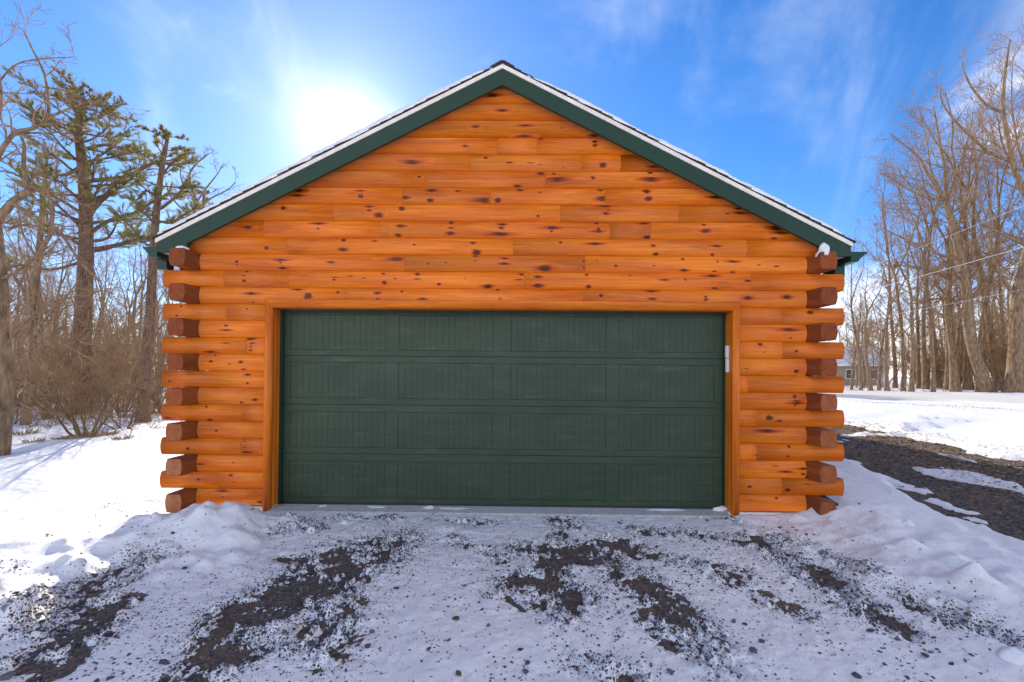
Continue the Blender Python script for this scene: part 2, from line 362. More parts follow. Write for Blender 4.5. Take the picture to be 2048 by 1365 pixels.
def bark_mat(name, ca, cb, sc=14):
    m, n, l, b = new_mat(name, 0.9, ca, 0.2)
    tc = N(n, 'ShaderNodeTexCoord').outputs['Object']
    f = noise(n, l, mapping(n, l, tc, (1, 1, 0.22)), sc, 6, 0.7)
    g = noise(n, l, tc, 1.6, 3)
    c = mix(n, l, rng_map(n, l, f, 0.35, 0.65), ca, cb)
    c = mix(n, l, rng_map(n, l, g, 0.5, 0.75, 0, 0.4), c, (0.20, 0.175, 0.13))
    l.new(c, b.inputs['Base Color']); bump(n, l, b, f, 0.9, 0.03); return m
m_bark = bark_mat('bare_tree_bark', (0.11, 0.07, 0.04), (0.38, 0.255, 0.15))
m_twig = simple('twig_bark', (0.30, 0.178, 0.090), 0.8, 0.3, 0.3, 1.5)
m_pbark = bark_mat('pine_bark', (0.075, 0.043, 0.028), (0.24, 0.145, 0.095), 20)
m_needle = simple('pine_needles', (0.27, 0.235, 0.07), 0.55, 0.3, 0.35, 1.2)
_n = m_needle.node_tree; _p = _n.nodes['Principled BSDF']; _t = N(_n.nodes, 'ShaderNodeBsdfTranslucent'); _t.inputs[0].default_value = (0.30, 0.27, 0.07, 1)
_m = N(_n.nodes, 'ShaderNodeMixShader'); _m.inputs[0].default_value = 0.45; _n.links.new(_p.outputs[0], _m.inputs[1]); _n.links.new(_t.outputs[0], _m.inputs[2]); _n.links.new(_m.outputs[0], _n.nodes['Material Output'].inputs[0])
m_drygrass = simple('dry_grass', (0.36, 0.22, 0.10), 0.8, 0.3, 0.3, 6)
m_leaf = simple('russet_leaves', (0.36, 0.115, 0.045), 0.7, 0.3, 0.3, 3)

# ------------------------------------------------------------ ground shape
def g_base(x, y):
    """underlying ground: level pad before the door, rising to the driveway on the right"""
    x = np.asarray(x, float); y = np.asarray(y, float)
    z = -0.035 + 0.64*sstep(3.0, 6.0, x)
    z = z + 0.04*sstep(-4.0, -6.0, x)
    far = sstep(12, 30, np.hypot(x, y))
    z = z + far*0.35*fbm(x/11, y/11, 3, 5)
    return z

def on_ground(px, py, it=30):
    z = 0.0
    for _ in range(it):
        p = at_z(px, py, min(z, 1.30)); z = 0.5*z + 0.5*float(g_base(p[0], p[1]))
    return at_z(px, py, min(z, 1.30))

def seg_dist(x, y, a, b):
    dx, dy = b[0]-a[0], b[1]-a[1]; L2 = dx*dx+dy*dy+1e-9
    t = np.clip(((x-a[0])*dx+(y-a[1])*dy)/L2, 0, 1)
    return np.hypot(x-a[0]-t*dx, y-a[1]-t*dy)

PATCH = [  # bare streaks left by tyres and the shovel (photo pixels, turned into ground points), radius m, strength
 (556,1042,606,1050,.09,.8),(548,1074,640,1062,.08,.7),(610,1120,560,1120,.05,.7),(800,1082,700,1105,.16,.8),(750,1112,610,1180,.20,1.2),(610,1130,570,1190,.09,1.0),
 (640,1160,500,1225,.18,1.0),(560,1200,460,1265,.13,1.1),(500,1225,430,1300,.11,.7),(470,1320,390,1365,.11,1.1),(430,1290,370,1365,.09,.8),(700,1210,590,1290,.10,.55),
 (290,1130,190,1175,.10,1.2),(200,1170,70,1240,.13,1.3),(220,1215,90,1262,.09,1.0),(205,1250,60,1318,.09,1.0),(200,1285,100,1350,.06,1.0),(250,1200,180,1230,.08,.6),
 (1110,1042,1150,1055,.09,1.1),(1130,1060,1110,1075,.07,.9),(1040,1098,1200,1105,.11,.9),(1120,1118,1240,1095,.17,1.3),(1060,1160,1140,1190,.12,1.0),(1110,1130,1100,1165,.10,.8),(1010,1165,1110,1165,.08,.5),
 (1200,1120,1290,1170,.12,.7),(1280,1165,1350,1225,.11,1.1),(1340,1210,1420,1280,.09,.9),(1230,1155,1300,1195,.07,.7),(1290,1235,1340,1290,.06,.6),(1170,1200,1130,1240,.08,.45),
 (1270,1060,1330,1070,.08,.7),(1355,1070,1420,1074,.07,.9),(1485,1085,1525,1085,.12,1.3),(1382,1035,1445,1040,.05,.7),(1450,1040,1480,1052,.05,.5),
 (1535,1100,1640,1160,.10,1.2),(1620,1140,1720,1215,.10,1.25),(1700,1205,1800,1260,.08,.9),(1640,1108,1700,1140,.05,1.0),(1680,1130,1745,1165,.06,1.1),(1560,1085,1620,1100,.05,.5),
 (1800,1202,1860,1232,.05,1.1),(1850,1228,1920,1262,.06,1.2),(1900,1235,1955,1262,.045,1.0),(1975,1280,2010,1292,.05,.9),
 (860,1040,1000,1050,.07,.42),(660,1040,800,1040,.07,.40),(900,1080,1000,1120,.10,.38),(1300,1110,1480,1150,.12,.36),(1430,1150,1600,1230,.12,.30),(700,1250,660,1320,.12,.40),(1380,1290,1440,1340,.12,.36),(1000,1190,1100,1220,.12,.3),(1160,1330,1260,1360,.10,.35)]
PATCHW = [(at_z(a, b, -.03)[:2], at_z(c, d, -.03)[:2], r*1.12, s) for a, b, c, d, r, s in PATCH]

near_edge = [on_ground(px, py)[:2] for px, py in ((1700, 932), (1745, 955), (1800, 990), (1870, 1035), (1905, 1070), (2048, 1150))]
far_edge = [on_ground(px, py)[:2] for px, py in ((1690, 846), (1760, 858), (1850, 876), (1930, 897), (2048, 922))]
def edge_x(pts, y):
    p = sorted(pts, key=lambda q: q[1]); ys = [q[1] for q in p]; xs = [q[0] for q in p]
    s0 = (xs[1]-xs[0])/max(ys[1]-ys[0], .2)
    ys = [ys[0]-8, *ys, ys[-1]+6, ys[-1]+40]; xs = [xs[0]-s0*0.6*8, *xs, xs[-1]+0.5, xs[-1]+2]
    return np.interp(y, ys, xs)
print('drive near', near_edge, 'far', far_edge)

def patch_field(x, y):
    F = np.zeros_like(x)
    for a, b, r, s in PATCHW:
        d = seg_dist(x, y, a, b); F += s*np.exp(-(d/r)**2)
    return np.minimum(F, 1.5)
BUMPS = []
_rb = random.Random(4)
def _addb(px, py, r, h, z=0.0): p = at_z(px, py, z); BUMPS.append((p[0], p[1], r, h))
for _ in range(210):      # shovelled and trodden chunks left of the shaded pad
    px = _rb.uniform(-60, 330); py = 1095 + _rb.random()**1.3*170
    if px > 90 and py > 1150: continue
    k_ = _rb.random()**2; _addb(px, py, .022+.075*k_, _rb.uniform(.25, .55)*(.022+.075*k_))
for _ in range(150):      # lumps in the mound by the left corner
    k_ = _rb.random()**2; _addb(_rb.gauss(400, 75), _rb.gauss(1075, 26), .025+.11*k_, _rb.uniform(.22, .5)*(.025+.08*k_))
for _ in range(190):      # lumps along the right bank
    t = _rb.random(); _addb(1560+t*480+_rb.gauss(0, 50), 1050+t*170+_rb.gauss(0, 28), _rb.uniform(.03, .13), _rb.uniform(.006, .032))
for px, py, r, h in ((410,1130,.06,.05),(345,1112,.05,.05),(690,1045,.05,.03),(890,1055,.12,.03),(760,1078,.14,.025),(940,1060,.09,.02)): _addb(px, py, r, h)

RIDGES = []
for pts, h in (([(1690,872),(1790,872),(1850,846),(1905,826)], .07), ([(1690,842),(1760,834),(1810,815)], .05), ([(1850,862),(1930,843),(1950,832)], .07), ([(1730,866),(1850,850)], .05)):
    W_ = [on_ground(*q)[:2] for q in pts]
    RIDGES += [(q0, q1, h) for q0, q1 in zip(W_, W_[1:])]
_hp = {q: at_z(*q, 0) for q in ((405, 1062), (330, 1085), (480, 1050), (1660, 1040))}; _hp[2] = at_z(2100, 1260, .1)
def snow_h(x, y):
    """snow surface over the base"""
    t = 0.021 + 0.012*fbm(x*1.6, y*1.6, 3, 11) + 0.008*fbm(x*9, y*7, 3, 21) + 0.003*fbm(x*27, y*23, 2, 25)
    inpad = sstep(-4.6, -3.4, x + 0.36*y)*(1-sstep(2.9, 3.7, x))*(1-sstep(-0.05, 0.3, y))
    t = t + (1-inpad)*(0.075-.03*sstep(2, 3.5, x))
    F = patch_field(x, y)
    wx = x + .10*fbm(x*5, y*5, 2, 35); wy = y + .10*fbm(x*5+9, y*5, 2, 36)
    sp = fbm(wx*8, wy*7, 5, 31, 0.88)
    t = t - 0.031*F + 0.056*sp*sstep(.02, .45, F) + inpad*0.008*sp
    # mound at the left corner, bank on the right
    def hump(px, py, rx, ry, h, ang=0):
        p = at_z(px, py, 0); c, s = math.cos(ang), math.sin(ang); dx, dy = x-p[0], y-p[1]
        return h*np.exp(-((c*dx+s*dy)/rx)**2 - ((-s*dx+c*dy)/ry)**2)
    t = t + hump(405, 1062, .62, .30, .18, 0.15) + hump(330, 1085, .5, .25, .07, .3) + hump(480, 1050, .5, .18, .06)
    a = at_z(1690, 1048, 0); b = at_z(2100, 1260, .1)
    inb = np.exp(-(seg_dist(x, y, a[:2], b[:2])/.7)**2) + np.exp(-(((x-_hp[(405, 1062)][0])/.8)**2+((y-_hp[(405, 1062)][1])/.4)**2))
    d = seg_dist(x, y, a[:2], b[:2]); t = t + 0.055*np.exp(-(d/.42)**2)*(1+.5*fbm(x*1.5, y*1.5, 2, 41))
    t = t + 0.045*np.exp(-(seg_dist(x, y, (2.4, -.12), (3.3, -.12))/.16)**2) + 0.04*np.exp(-(seg_dist(x, y, (3.75, -.35), (3.9, 1.0))/.30)**2)
    t = t + 0.03*inb*fbm(x*4.5, y*4.5, 4, 43)
    for bx, by, r, h in (BUMPS if np.size(x) > 1 else ()):
        m = (np.abs(x-bx) < 2.6*r) & (np.abs(y-by) < 2.6*r)
        if m.any():
            q = ((x[m]-bx)**2+(y[m]-by)**2)/r**2; t[m] += h*np.exp(-q**1.15)
    # gravel driveway on the right
    xn, xf = edge_x(near_edge, y), edge_x(far_edge, y)
    w = 0.16*fbm(x*1.8, y*1.8, 4, 51)
    ind = sstep(-0.05, 0.12, x-xn+w)*sstep(-0.12, 0.30, xf-x+w*2.2)*sstep(-9, -8, y)
    strip = fbm(x*2.1, y*0.45, 5, 61, .6) + .10*fbm(x*11, y*5, 3, 62)
    t = t*(1-ind) + ind*(-.055 + .068*sstep(0.16, 0.30, strip))
    # far snowfield: ruts and lumps
    fld = sstep(7.5, 9, x)
    t = t + fld*0.06*fbm(x*0.9, y*0.7, 5, 71, .6)
    for q0, q1, h in RIDGES:
        t = t + h*np.exp(-(seg_dist(x, y, q0, q1)/.11)**2)*(1.2+1.4*fbm(x*4, y*4, 3, 81))
    # woods floor on the left: lumpy
    wl_ = sstep(-7.5, -10, x)
    t = t + wl_*0.08*fbm(x*1.3, y*1.3, 4, 91)
    # soft hollows against the wall, nothing on the sill
    return t
def snow_z(x, y):
    x = np.atleast_1d(np.asarray(x, float)); y = np.atleast_1d(np.asarray(y, float))
    return g_base(x, y) + snow_h(x, y)

def grad(a, b, fine0, fine1, step, growth=1.09):
    xs = list(np.arange(fine0, fine1+1e-6, step))
    s = step
    while xs[-1] < b: s *= growth; xs.append(xs[-1]+s)
    s = step; pre = []
    c = xs[0]
    while c > a: s *= growth; c -= s; pre.append(c)
    return np.array(pre[::-1]+xs)
def sheet(name, xs, ys, zf, mat, keep=None):
    X, Y = np.meshgrid(xs, ys); Z = zf(X.ravel(), Y.ravel()).reshape(X.shape)
    V = np.stack([X.ravel(), Y.ravel(), Z.ravel()], 1); nx, ny = len(xs), len(ys)
    i = np.arange(nx*ny).reshape(ny, nx)
    F = np.stack([i[:-1, :-1].ravel(), i[:-1, 1:].ravel(), i[1:, 1:].ravel(), i[1:, :-1].ravel()], 1)
    if keep is not None:
        cx = X.ravel()[F].mean(1); cy_ = Y.ravel()[F].mean(1); F = F[keep(cx, cy_)]
    return link(name, np_mesh(name, V, F, mat))

def not_slab(x, y): return ~((x > -3.62) & (x < 3.24) & (y > -0.075) & (y < 7.2))
xs = grad(-420, 420, -4.9, 6.2, 0.0175, 1.055); ys = grad(-60, 520, -3.35, 0.5, 0.0175, 1.05)
print('snow grid', len(xs), len(ys))
snow = sheet('snow_ground', xs, ys, lambda x, y: snow_z(x, y), m_snow, not_slab)
_nv = len(snow.data.vertices); _co = np.empty(_nv*3, np.float32); snow.data.vertices.foreach_get('co', _co); _co = _co.reshape(-1, 3)
_px, _py = _co[:, 0].astype(float), _co[:, 1].astype(float); _pad = sstep(-4.6, -3.4, _px+.36*_py)*(1-sstep(2.9, 3.7, _px))*(1-sstep(-.05, .2, _py))*(_py > -4)
def wide_field(x, y):
    f = np.zeros_like(x)
    for a, b, r, q in PATCHW: f += .17*q*np.exp(-(seg_dist(x, y, a, b)/(r*2.3))**2)
    return np.minimum(f, .5)
_w = (patch_field(_px, _py) + wide_field(_px, _py) + .06*sstep(-.1, .3, fbm(_px*2, _py*2, 3, 401)))*_pad
_at = snow.data.attributes.new('worn', 'FLOAT', 'POINT'); _at.data.foreach_set('value', _w.astype(np.float32))
prop(snow, 'snow lying thin and patchy over the ground and deep beyond the garage', None, None, 'structure')
def gz(x, y): return g_base(x, y) + 0.006*fbm(x*12, y*12, 3, 101)*(np.hypot(x, y) < 20)
gr = sheet('gravel_ground', grad(-60, 60, -4.9, 8, 0.05, 1.12), grad(-20, 60, -3.4, 5, 0.05, 1.12), gz, m_gravel, not_slab)
prop(gr, 'dark crushed gravel pad and driveway showing through the snow', None, None, 'structure')

# packed road across the right, beyond the snowfield
def road():
    near = [on_ground(px, py) for px, py in ((1560, 796), (1690, 800), (1800, 804), (1930, 812), (2048, 822), (2200, 834))]
    far = [on_ground(px, py) for px, py in ((1560, 784), (1690, 788), (1800, 791), (1930, 796), (2048, 802), (2200, 810))]
    V = []; F = []; K = 10
    for a, b in zip(near, far):
        for k in range(K+1):
            t = k/K; p = a*(1-t)+b*t
            V.append((p[0], p[1], 0))
    V = np.array(V); V[:, 2] = snow_z(V[:, 0], V[:, 1]) + 0.11
    for i in range(len(near)-1):
        for k in range(K):
            q = i*(K+1)+k; F.append((q, q+K+1, q+K+2, q+1))
    # skirt
    o = link('snowy_road', np_mesh('snowy_road', V, F, m_road)); sm = o.modifiers.new('thickness', 'SOLIDIFY'); sm.thickness = 0.2; sm.offset = -1
    prop(o, 'road of packed pale snow crossing behind the snowfield', None, None, 'structure')
road()

# stones on the pad
def stones(name, x, y, r, z, mat, rng, flat=0.55):
    ico = np.array([(-.53,.85,0),(.53,.85,0),(-.53,-.85,0),(.53,-.85,0),(0,-.53,.85),(0,.53,.85),(0,-.53,-.85),(0,.53,-.85),(.85,0,-.53),(.85,0,.53),(-.85,0,-.53),(-.85,0,.53)])
    fi = np.array([(0,11,5),(0,5,1),(0,1,7),(0,7,10),(0,10,11),(1,5,9),(5,11,4),(11,10,2),(10,7,6),(7,1,8),(3,9,4),(3,4,2),(3,2,6),(3,6,8),(3,8,9),(4,9,5),(2,4,11),(6,2,10),(8,6,7),(9,8,1)])
    n = len(x); V = np.repeat(ico[None], n, 0) * (1 + rng.uniform(-.35, .35, (n, 12, 1)))
    V = V*np.stack([r*rng.uniform(.7, 1.4, n), r*rng.uniform(.6, 1.0, n), r*rng.uniform(flat*.6, flat*1.2, n)], 1)[:, None, :]
    a = rng.uniform(0, 6.28, n); c, s = np.cos(a)[:, None], np.sin(a)[:, None]
    X = V[..., 0]*c - V[..., 1]*s; Y = V[..., 0]*s + V[..., 1]*c
    tl = rng.uniform(-.5, .5, n)[:, None]; Zt = V[..., 2] + X*tl*0.5
    P = np.stack([X+x[:, None], Y+y[:, None], Zt+z[:, None]], 2)
    F = (fi[None]+12*np.arange(n)[:, None, None]).reshape(-1, 3)
    pal = np.array([(.060,.062,.072),(.085,.085,.095),(.045,.042,.045),(.13,.125,.125),(.11,.075,.055),(.09,.06,.045),(.16,.14,.12)])
    col = pal[rng.choice(7, n, p=[.28,.2,.2,.07,.12,.09,.04])]*rng.uniform(.9, 1.6, (n, 1))
    return np_mesh(name, P.reshape(-1, 3), F, mat, smooth=False, col=np.repeat(col, 12, 0))
rng = np.random.default_rng(7)
n0 = 420000
cx = rng.uniform(-5.0, 4.6, n0); cyy = rng.uniform(-3.3, -0.09, n0)
F_ = patch_field(cx, cyy); inpad = (cx + 0.36*cyy > -4.5) & (cx < 3.6)
cl = fbm(cx*3, cyy*3, 3, 201)
pr = 0.004 + 0.030*sstep(-.05, 0.35, cl) + 0.19*sstep(0.08, 0.50, F_) + .05*sstep(.05, .3, F_)*sstep(-.1, .3, cl)
bank = np.exp(-(seg_dist(cx, cyy, at_z(1700, 1060, 0)[:2], at_z(2100, 1250, 0)[:2])/.55)**2) + np.exp(-(((cx-at_z(400, 1062, 0)[0])/.8)**2+((cyy-at_z(400, 1062, 0)[1])/.38)**2))
pr = pr*(1-np.clip(bank*1.15, 0, .95))
k = inpad & (rng.random(n0) < pr)
cx, cyy, F_ = cx[k], cyy[k], F_[k]
r_ = rng.lognormal(math.log(.0060), .45, len(cx)); r_ = np.clip(r_, .0035, .024)
top = np.maximum(snow_z(cx, cyy), gz(cx, cyy))
print('stones', len(cx))
st = link('loose_gravel', stones('loose_gravel', cx, cyy, r_, top + r_*0.12, m_stone, rng))
prop(st, 'small dark crushed stones strewn over the thin snow before the door', 'gravel', None, 'stuff')
n1_ = 22000
dy_ = -3 + 14*rng.random(n1_)**1.4; xn = edge_x(near_edge, dy_); xf = edge_x(far_edge, dy_)
dx_ = xn + (xf-xn)*rng.uniform(-.02, 1.0, n1_); r2 = np.clip(rng.lognormal(math.log(.013), .35, n1_), .006, .03)
sel = (snow_z(dx_, dy_) < gz(dx_, dy_)+.01)
sel &= rng.random(n1_) < .45
dx_, dy_, r2 = dx_[sel], dy_[sel], r2[sel]
st2 = link('driveway_gravel', stones('driveway_gravel', dx_, dy_, r2, gz(dx_, dy_)+r2*.1, m_stone, rng, .45))
prop(st2, 'loose crushed stones covering the driveway right of the garage', 'gravel', None, 'stuff')
# the few larger stones
big = [(912,1237,.035),(745,1262,.028),(1468,1243,.026),(1505,1303,.03),(918,1345,.03),(1080,1245,.02),(330,1322,.03),(620,1290,.028),(710,1270,.026),(735,1296,.03),(1715,1354,.028),(1850,1312,.026),(12,1352,.05),(1448,1290,.026),(976,1250,.018),(1490,1248,.02),(665,1303,.026),(1310,1245,.02),(793,1174,.022),(930,1172,.02)]
for i, (px, py, r) in enumerate(big):
    p = at_z(px, py, -.01); z = float(snow_z(p[0], p[1])[0])
    o = link('stone', stones('stone', np.zeros(1), np.zeros(1), np.array([r*.8]), np.zeros(1), m_stone, np.random.default_rng(50+i), .6)); o.location = (p[0], p[1], z+r*.25)
    prop(o, 'larger dark stone lying loose on the thin snow before the door', 'stone', 'larger stones on the thin snow')

def lump_mesh(name, rx, ry, rz, seed, sub=3, rough=.22):
    bm = bmesh.new(); bmesh.ops.create_icosphere(bm, subdivisions=sub, radius=1)
    r = random.Random(seed); ph = [(r.uniform(0, 6), r.uniform(0, 6), r.uniform(0, 6), r.uniform(1.5, 5)) for _ in range(7)]
    for v in bm.verts:
        c = v.co; k = 1+rough*sum(math.sin(q[3]*c.x+q[0])*math.sin(q[3]*c.y+q[1])*math.sin(q[3]*c.z+q[2]) for q in ph)/1.6
        v.co = Vector((c.x*rx*k, c.y*ry*k, (max(c.z, -.25))*rz*k))
    for f in bm.faces: f.smooth = True
    me = bpy.data.meshes.new(name); bm.to_mesh(me); bm.free(); me.materials.append(m_snow_clean); return me
def clump(x, y, z, rx, ry, rz, seed, label, group=None):
    o = link('snow_clump', lump_mesh('snow_clump', rx, ry, rz, seed)); o.location = (x, y, z)
    prop(o, label, 'snow clump', group)

# ------------------------------------------------------------ the garage
PCH = 0.186765; Z0 = 2.638                       # course height, top of the first full-width course under the eaves
XC, WH = -0.1866, 3.756                          # middle and half-width over the log ends
XL, XR = -3.537, 3.163                           # inner faces of the two side walls at the corners
BW = 0.182; PROJ = 0.215                         # log thickness, how far side logs poke out in front
XLO, XRO = XL-BW, XR+BW
DEPTH = 7.0
garage = empty('log_garage', (0, 0, 0)); prop(garage, 'orange stained log garage with green door and gable roof', 'garage')

def bulge(n=9, t=BW, b=0.024, notch=0.003):
    """half of a log's section from its bottom to its top: (offset outwards, height 0..1)"""
    o = []
    for i in range(n):
        s = -1 + 2*i/(n-1)
        o.append((b*(1-abs(s)**2.2), 0.5+0.5*s))
    o[0] = (-notch, 0.0); o.insert(1, (0.001, 0.016)); o[-1] = (-notch, 1.0); o.insert(-1, (0.001, 0.984))
    return o
HB = bulge()
def log_section(two=True):
    """closed section (d, h): d=0 is the outermost bulge, d grows inwards"""
    pts = [(0.024-o, h) for o, h in HB]
    back = [(BW-0.024+o, h) for o, h in reversed(HB)] if two else [(BW, 1.0), (BW, 0.0)]
    return pts + back
SEC = log_section()
def side_section():
    h = bulge(9, BW, .019, .003); return [(.019-o, t) for o, t in h]+[(BW-.019+o, t) for o, t in reversed(h)]
SSEC = side_section()
rl = random.Random(12)
KN = []   # knots: x, z, radius
def knots(pts, sc, ox, oy, rr=None):
    for t in pts:
        p = at_y(t[0]/sc+ox, t[1]/sc+oy, 0.0); KN.append((p[0], p[2], (t[2] if len(t) > 2 else 9)/sc/182*1.05))
knots([(1597,195,13),(1650,278,10),(1505,365,13),(1448,472,14),(1560,535,9),(1690,562,8),(1160,560,13),(1197,640,12),(1265,712,11),(1257,766,13),(1408,716,10),(1113,716,10),(1120,753,9),(1555,765,18),(1628,765,14),(533,742,12),(540,715,10),(877,745,11),(875,715,8),(456,810,12),(922,800,11),(925,822,10),(975,848,18),(1102,811,13),(262,916,14),(645,893,9),(645,923,9),(1097,908,10),(1080,956,12),(1372,885,11),(1370,918,10),(1366,947,12),(1650,898,8),(1646,918,8),(1638,950,12),(362,1027,13),(782,985,12),(780,1035,14),(951,990,9),(1170,1010,9),(1185,1060,13),(1490,1000,9),(1510,1050,15),(212,1058,8),(200,1103,9),(202,1119,8),(440,1093,8),(440,1107,8),(450,1136,11),(714,1105,9),(1075,1090,14),(1174,1106,5),(1248,1113,6),(1342,1108,6),(1505,1071,7),(1503,1099,6),(1664,1084,8),(1662,1113,7),(250,1155,9),(236,1178,6),(240,1207,8),(735,1188,6),(732,1201,6),(820,1180,5),(893,1192,5),(1000,1168,7),(1006,1217,12),(1067,1195,4),(1188,1170,10),(1185,1197,5),(1305,1225,12),(1446,1192,4),(1572,1238,11),(1626,1254,7),(278,1276,11),(530,1254,9),(590,1290,22),(753,1270,10),(967,1273,11),(1101,1265,11),(970,1306,7),(1215,1306,7)], 2.731, 400, 120)
knots([(68,240,13),(120,320,9),(240,397,10),(232,450,9),(428,411,5),(597,447,10),(602,482,11),(602,503,9),(320,466,12),(307,496,5),(30,565,7),(155,591,4),(264,593,4),(316,601,4),(437,617,5),(645,604,18),(897,584,7),(908,613,9),(320,648,14),(405,680,18),(388,650,9),(592,672,11),(896,642,12),(897,681,14),(198,712,10),(210,735,12),(313,749,5),(632,735,10),(640,780,13),(873,742,11),(884,782,14),(1234,774,11),(657,818,12),(304,872,12),(662,860,12),(673,840,6),(1356,833,9),(1360,857,9),(1297,860,4),(380,934,10),(376,953,11),(612,908,8),(622,940,8),(620,953,8),(862,908,12),(877,984,11),(1176,917,10),(1184,951,12),(1556,937,18),(1573,960,8),(1547,988,7),(423,1011,8),(605,1018,10),(607,1074,8),(909,1028,9),(924,1071,9),(1242,1030,10),(1222,1074,12),(128,1095,8),(126,1124,7),(340,1080,9),(337,1145,15),(543,1110,6),(545,1143,7),(614,1107,7),(713,1134,9),(912,1133,5),(1065,1097,7),(1248,1111,6),(1328,1111,8),(1463,1129,6),(1555,1136,6),(1072,1156,7),(1233,1161,8),(1330,1167,8),(218,1178,7),(206,1206,5),(40,1240,10),(304,1192,14),(304,1237,14),(560,1180,15),(570,1242,17),(788,1183,4),(967,1208,8),(1077,1206,5),(1222,1186,12),(1233,1250,10),(1407,1213,8),(1420,1180,7),(92,1260,8),(636,1290,10),(902,1266,9),(903,1307,12),(1184,1296,9),(1185,1310,9),(1405,1303,9),(1608,1297,12),(105,1307,6)], 2.624, 960, 100)
knots([(325,775,12),(292,850,16),(690,930,18),(692,966,12),(690,1072,11),(900,1072,12),(890,1100,12),(885,1128,16),(880,1035,18),(562,1140,14),(570,1218,16),(809,1222,14),(596,1166,8),(720,1238,7),(860,1325,20),(825,1280,10),(860,795,9),(890,673,18),(900,742,12),(775,415,9)], 4.015, 280, 420)
knots([(862,40,20),(862,108,14),(237,92,10),(923,240,18),(810,264,15),(528,298,12),(212,386,14),(553,405,14),(612,488,14),(838,577,10),(838,622,8),(845,662,12),(382,633,14),(750,745,12),(490,757,7),(725,850,14),(470,880,10),(750,902,6),(656,975,18),(664,1020,9),(960,1065,16)], 4.015, 280, 740)
knots([(323,668,17),(653,660,20),(610,780,15),(610,830,14),(855,790,18),(667,938,17),(690,1008,12),(432,1062,16),(607,1080,18),(735,1120,16),(465,1130,7),(310,1268,9),(738,1290,16),(322,522,12)], 4.265, 1420, 440)
knots([(775,15,14),(762,215,15),(775,250,10),(778,268,10),(765,285,10),(555,385,28),(637,410,15),(542,493,15),(663,565,7),(718,618,15),(708,694,15),(450,686,6),(690,820,12),(830,795,9),(830,838,9),(608,773,9),(398,938,14),(705,966,16),(865,918,6),(400,1010,9),(617,1033,15),(412,1050,6)], 4.015, 1400, 740)

def make_log(k, x0a, x0b, x1a, x1b, zs, ze, seed, mats=(None,)):
    """log along x between z=zs and ze; ends may slope: x at bottom / top of each end"""
    h = ze-zs; mb = MB(); n = len(SEC)
    x_of = lambda a, b, t: a+(b-a)*t
    u0 = rl.uniform(0, 50)
    acc = [0.0]
    for i in range(1, n+1):
        p, q = SEC[i-1], SEC[i % n]; acc.append(acc[-1]+math.hypot(p[0]-q[0], (p[1]-q[1])*h))
    for (d, t) in SEC: mb.v.append((x_of(x0a, x0b, t), d, zs+t*h))
    for (d, t) in SEC: mb.v.append((x_of(x1a, x1b, t), d, zs+t*h))
    for i in range(n):
        j = (i+1) % n
        uv = [(mb.v[i][0]+u0, acc[i]), (mb.v[n+i][0]+u0, acc[i]), (mb.v[n+j][0]+u0, acc[i+1]), (mb.v[j][0]+u0, acc[i+1])]
        mb.face([i, n+i, n+j, j], uv, 0, True)
    for e, idx in ((0, list(range(n))[::-1]), (1, list(range(n, 2*n)))):
        mb.face(idx, [(mb.v[q][1]-BW/2, mb.v[q][2]-(zs+ze)/2) for q in idx], 1)
    attr = [0.0]*(2*n)
    # knots whose centre lies on this log
    def surf(z):
        t = min(max((z-zs)/h, 0.001), .999)
        for (d0, t0), (d1, t1) in zip(SEC[:len(HB)], SEC[1:len(HB)]):
            if t0 <= t <= t1: f = (t-t0)/(t1-t0); return d0+(d1-d0)*f, acc0(t)
        return 0.0, 0
    def acc0(t):
        for i in range(len(HB)-1):
            if SEC[i][1] <= t <= SEC[i+1][1]: f = (t-SEC[i][1])/(SEC[i+1][1]-SEC[i][1]); return acc[i]+(acc[i+1]-acc[i])*f
        return 0
    for (kx, kz, kr) in KN:
        if not (zs+.008 < kz < ze-.008 and min(x0a, x0b)+.01 < kx < max(x1a, x1b)-.01): continue
        tz = (kz-zs)/h; a, b = x_of(x0a, x0b, tz), x_of(x1a, x1b, tz)
        if not (a+kr < kx < b-kr): continue
        kr = max(kr*rl.uniform(.55, 1.2), .007); ns = 12; stretch = rl.uniform(.95, 1.3); ang = rl.uniform(-.4, .4)
        rings = [(0.0, 1.0), (0.45, .90), (0.78, .58), (1.0, .30), (1.7, 0.0)]
        tail = rl.choice([1, 1.3, 2.4, 4.5])
        base = len(mb.v)
        for ri, (rr, val) in enumerate(rings):
            m = 1 if ri == 0 else ns
            for q in range(m):
                th = 6.28318*q/ns + ang; w = 1+rl.uniform(-.22, .22)
                sx = stretch*(tail if ri >= 3 else 1)
                px_ = kx + rr*kr*w*math.cos(th)*sx; pz = kz + rr*kr*w*math.sin(th)*(.85 if ri < 4 else .7)
                pz = min(max(pz, zs+.003), ze-.003); px_ = min(max(px_, a+.002), b-.002)
                d, ac_ = surf(pz); lift = 0.0012 if ri < 4 else 0.0002
                mb.v.append((px_, d-lift, pz)); attr.append(val)
        def uvq(i): 
            v = mb.v[i]; return (v[0]+u0, surf(v[2])[1])
        for q in range(ns):
            f = [base, base+1+q, base+1+(q+1) % ns]; f = f; mb.face(f, [uvq(i) for i in f], 0, True)
            for ri in range(1, 4):
                A = base+1+(ri-1)*ns; B_ = A+ns
                f = [A+q, B_+q, B_+(q+1) % ns, A+(q+1) % ns]; mb.face(f, [uvq(i) for i in f], 0, True)
    mb.a['knot'] = attr
    return mb

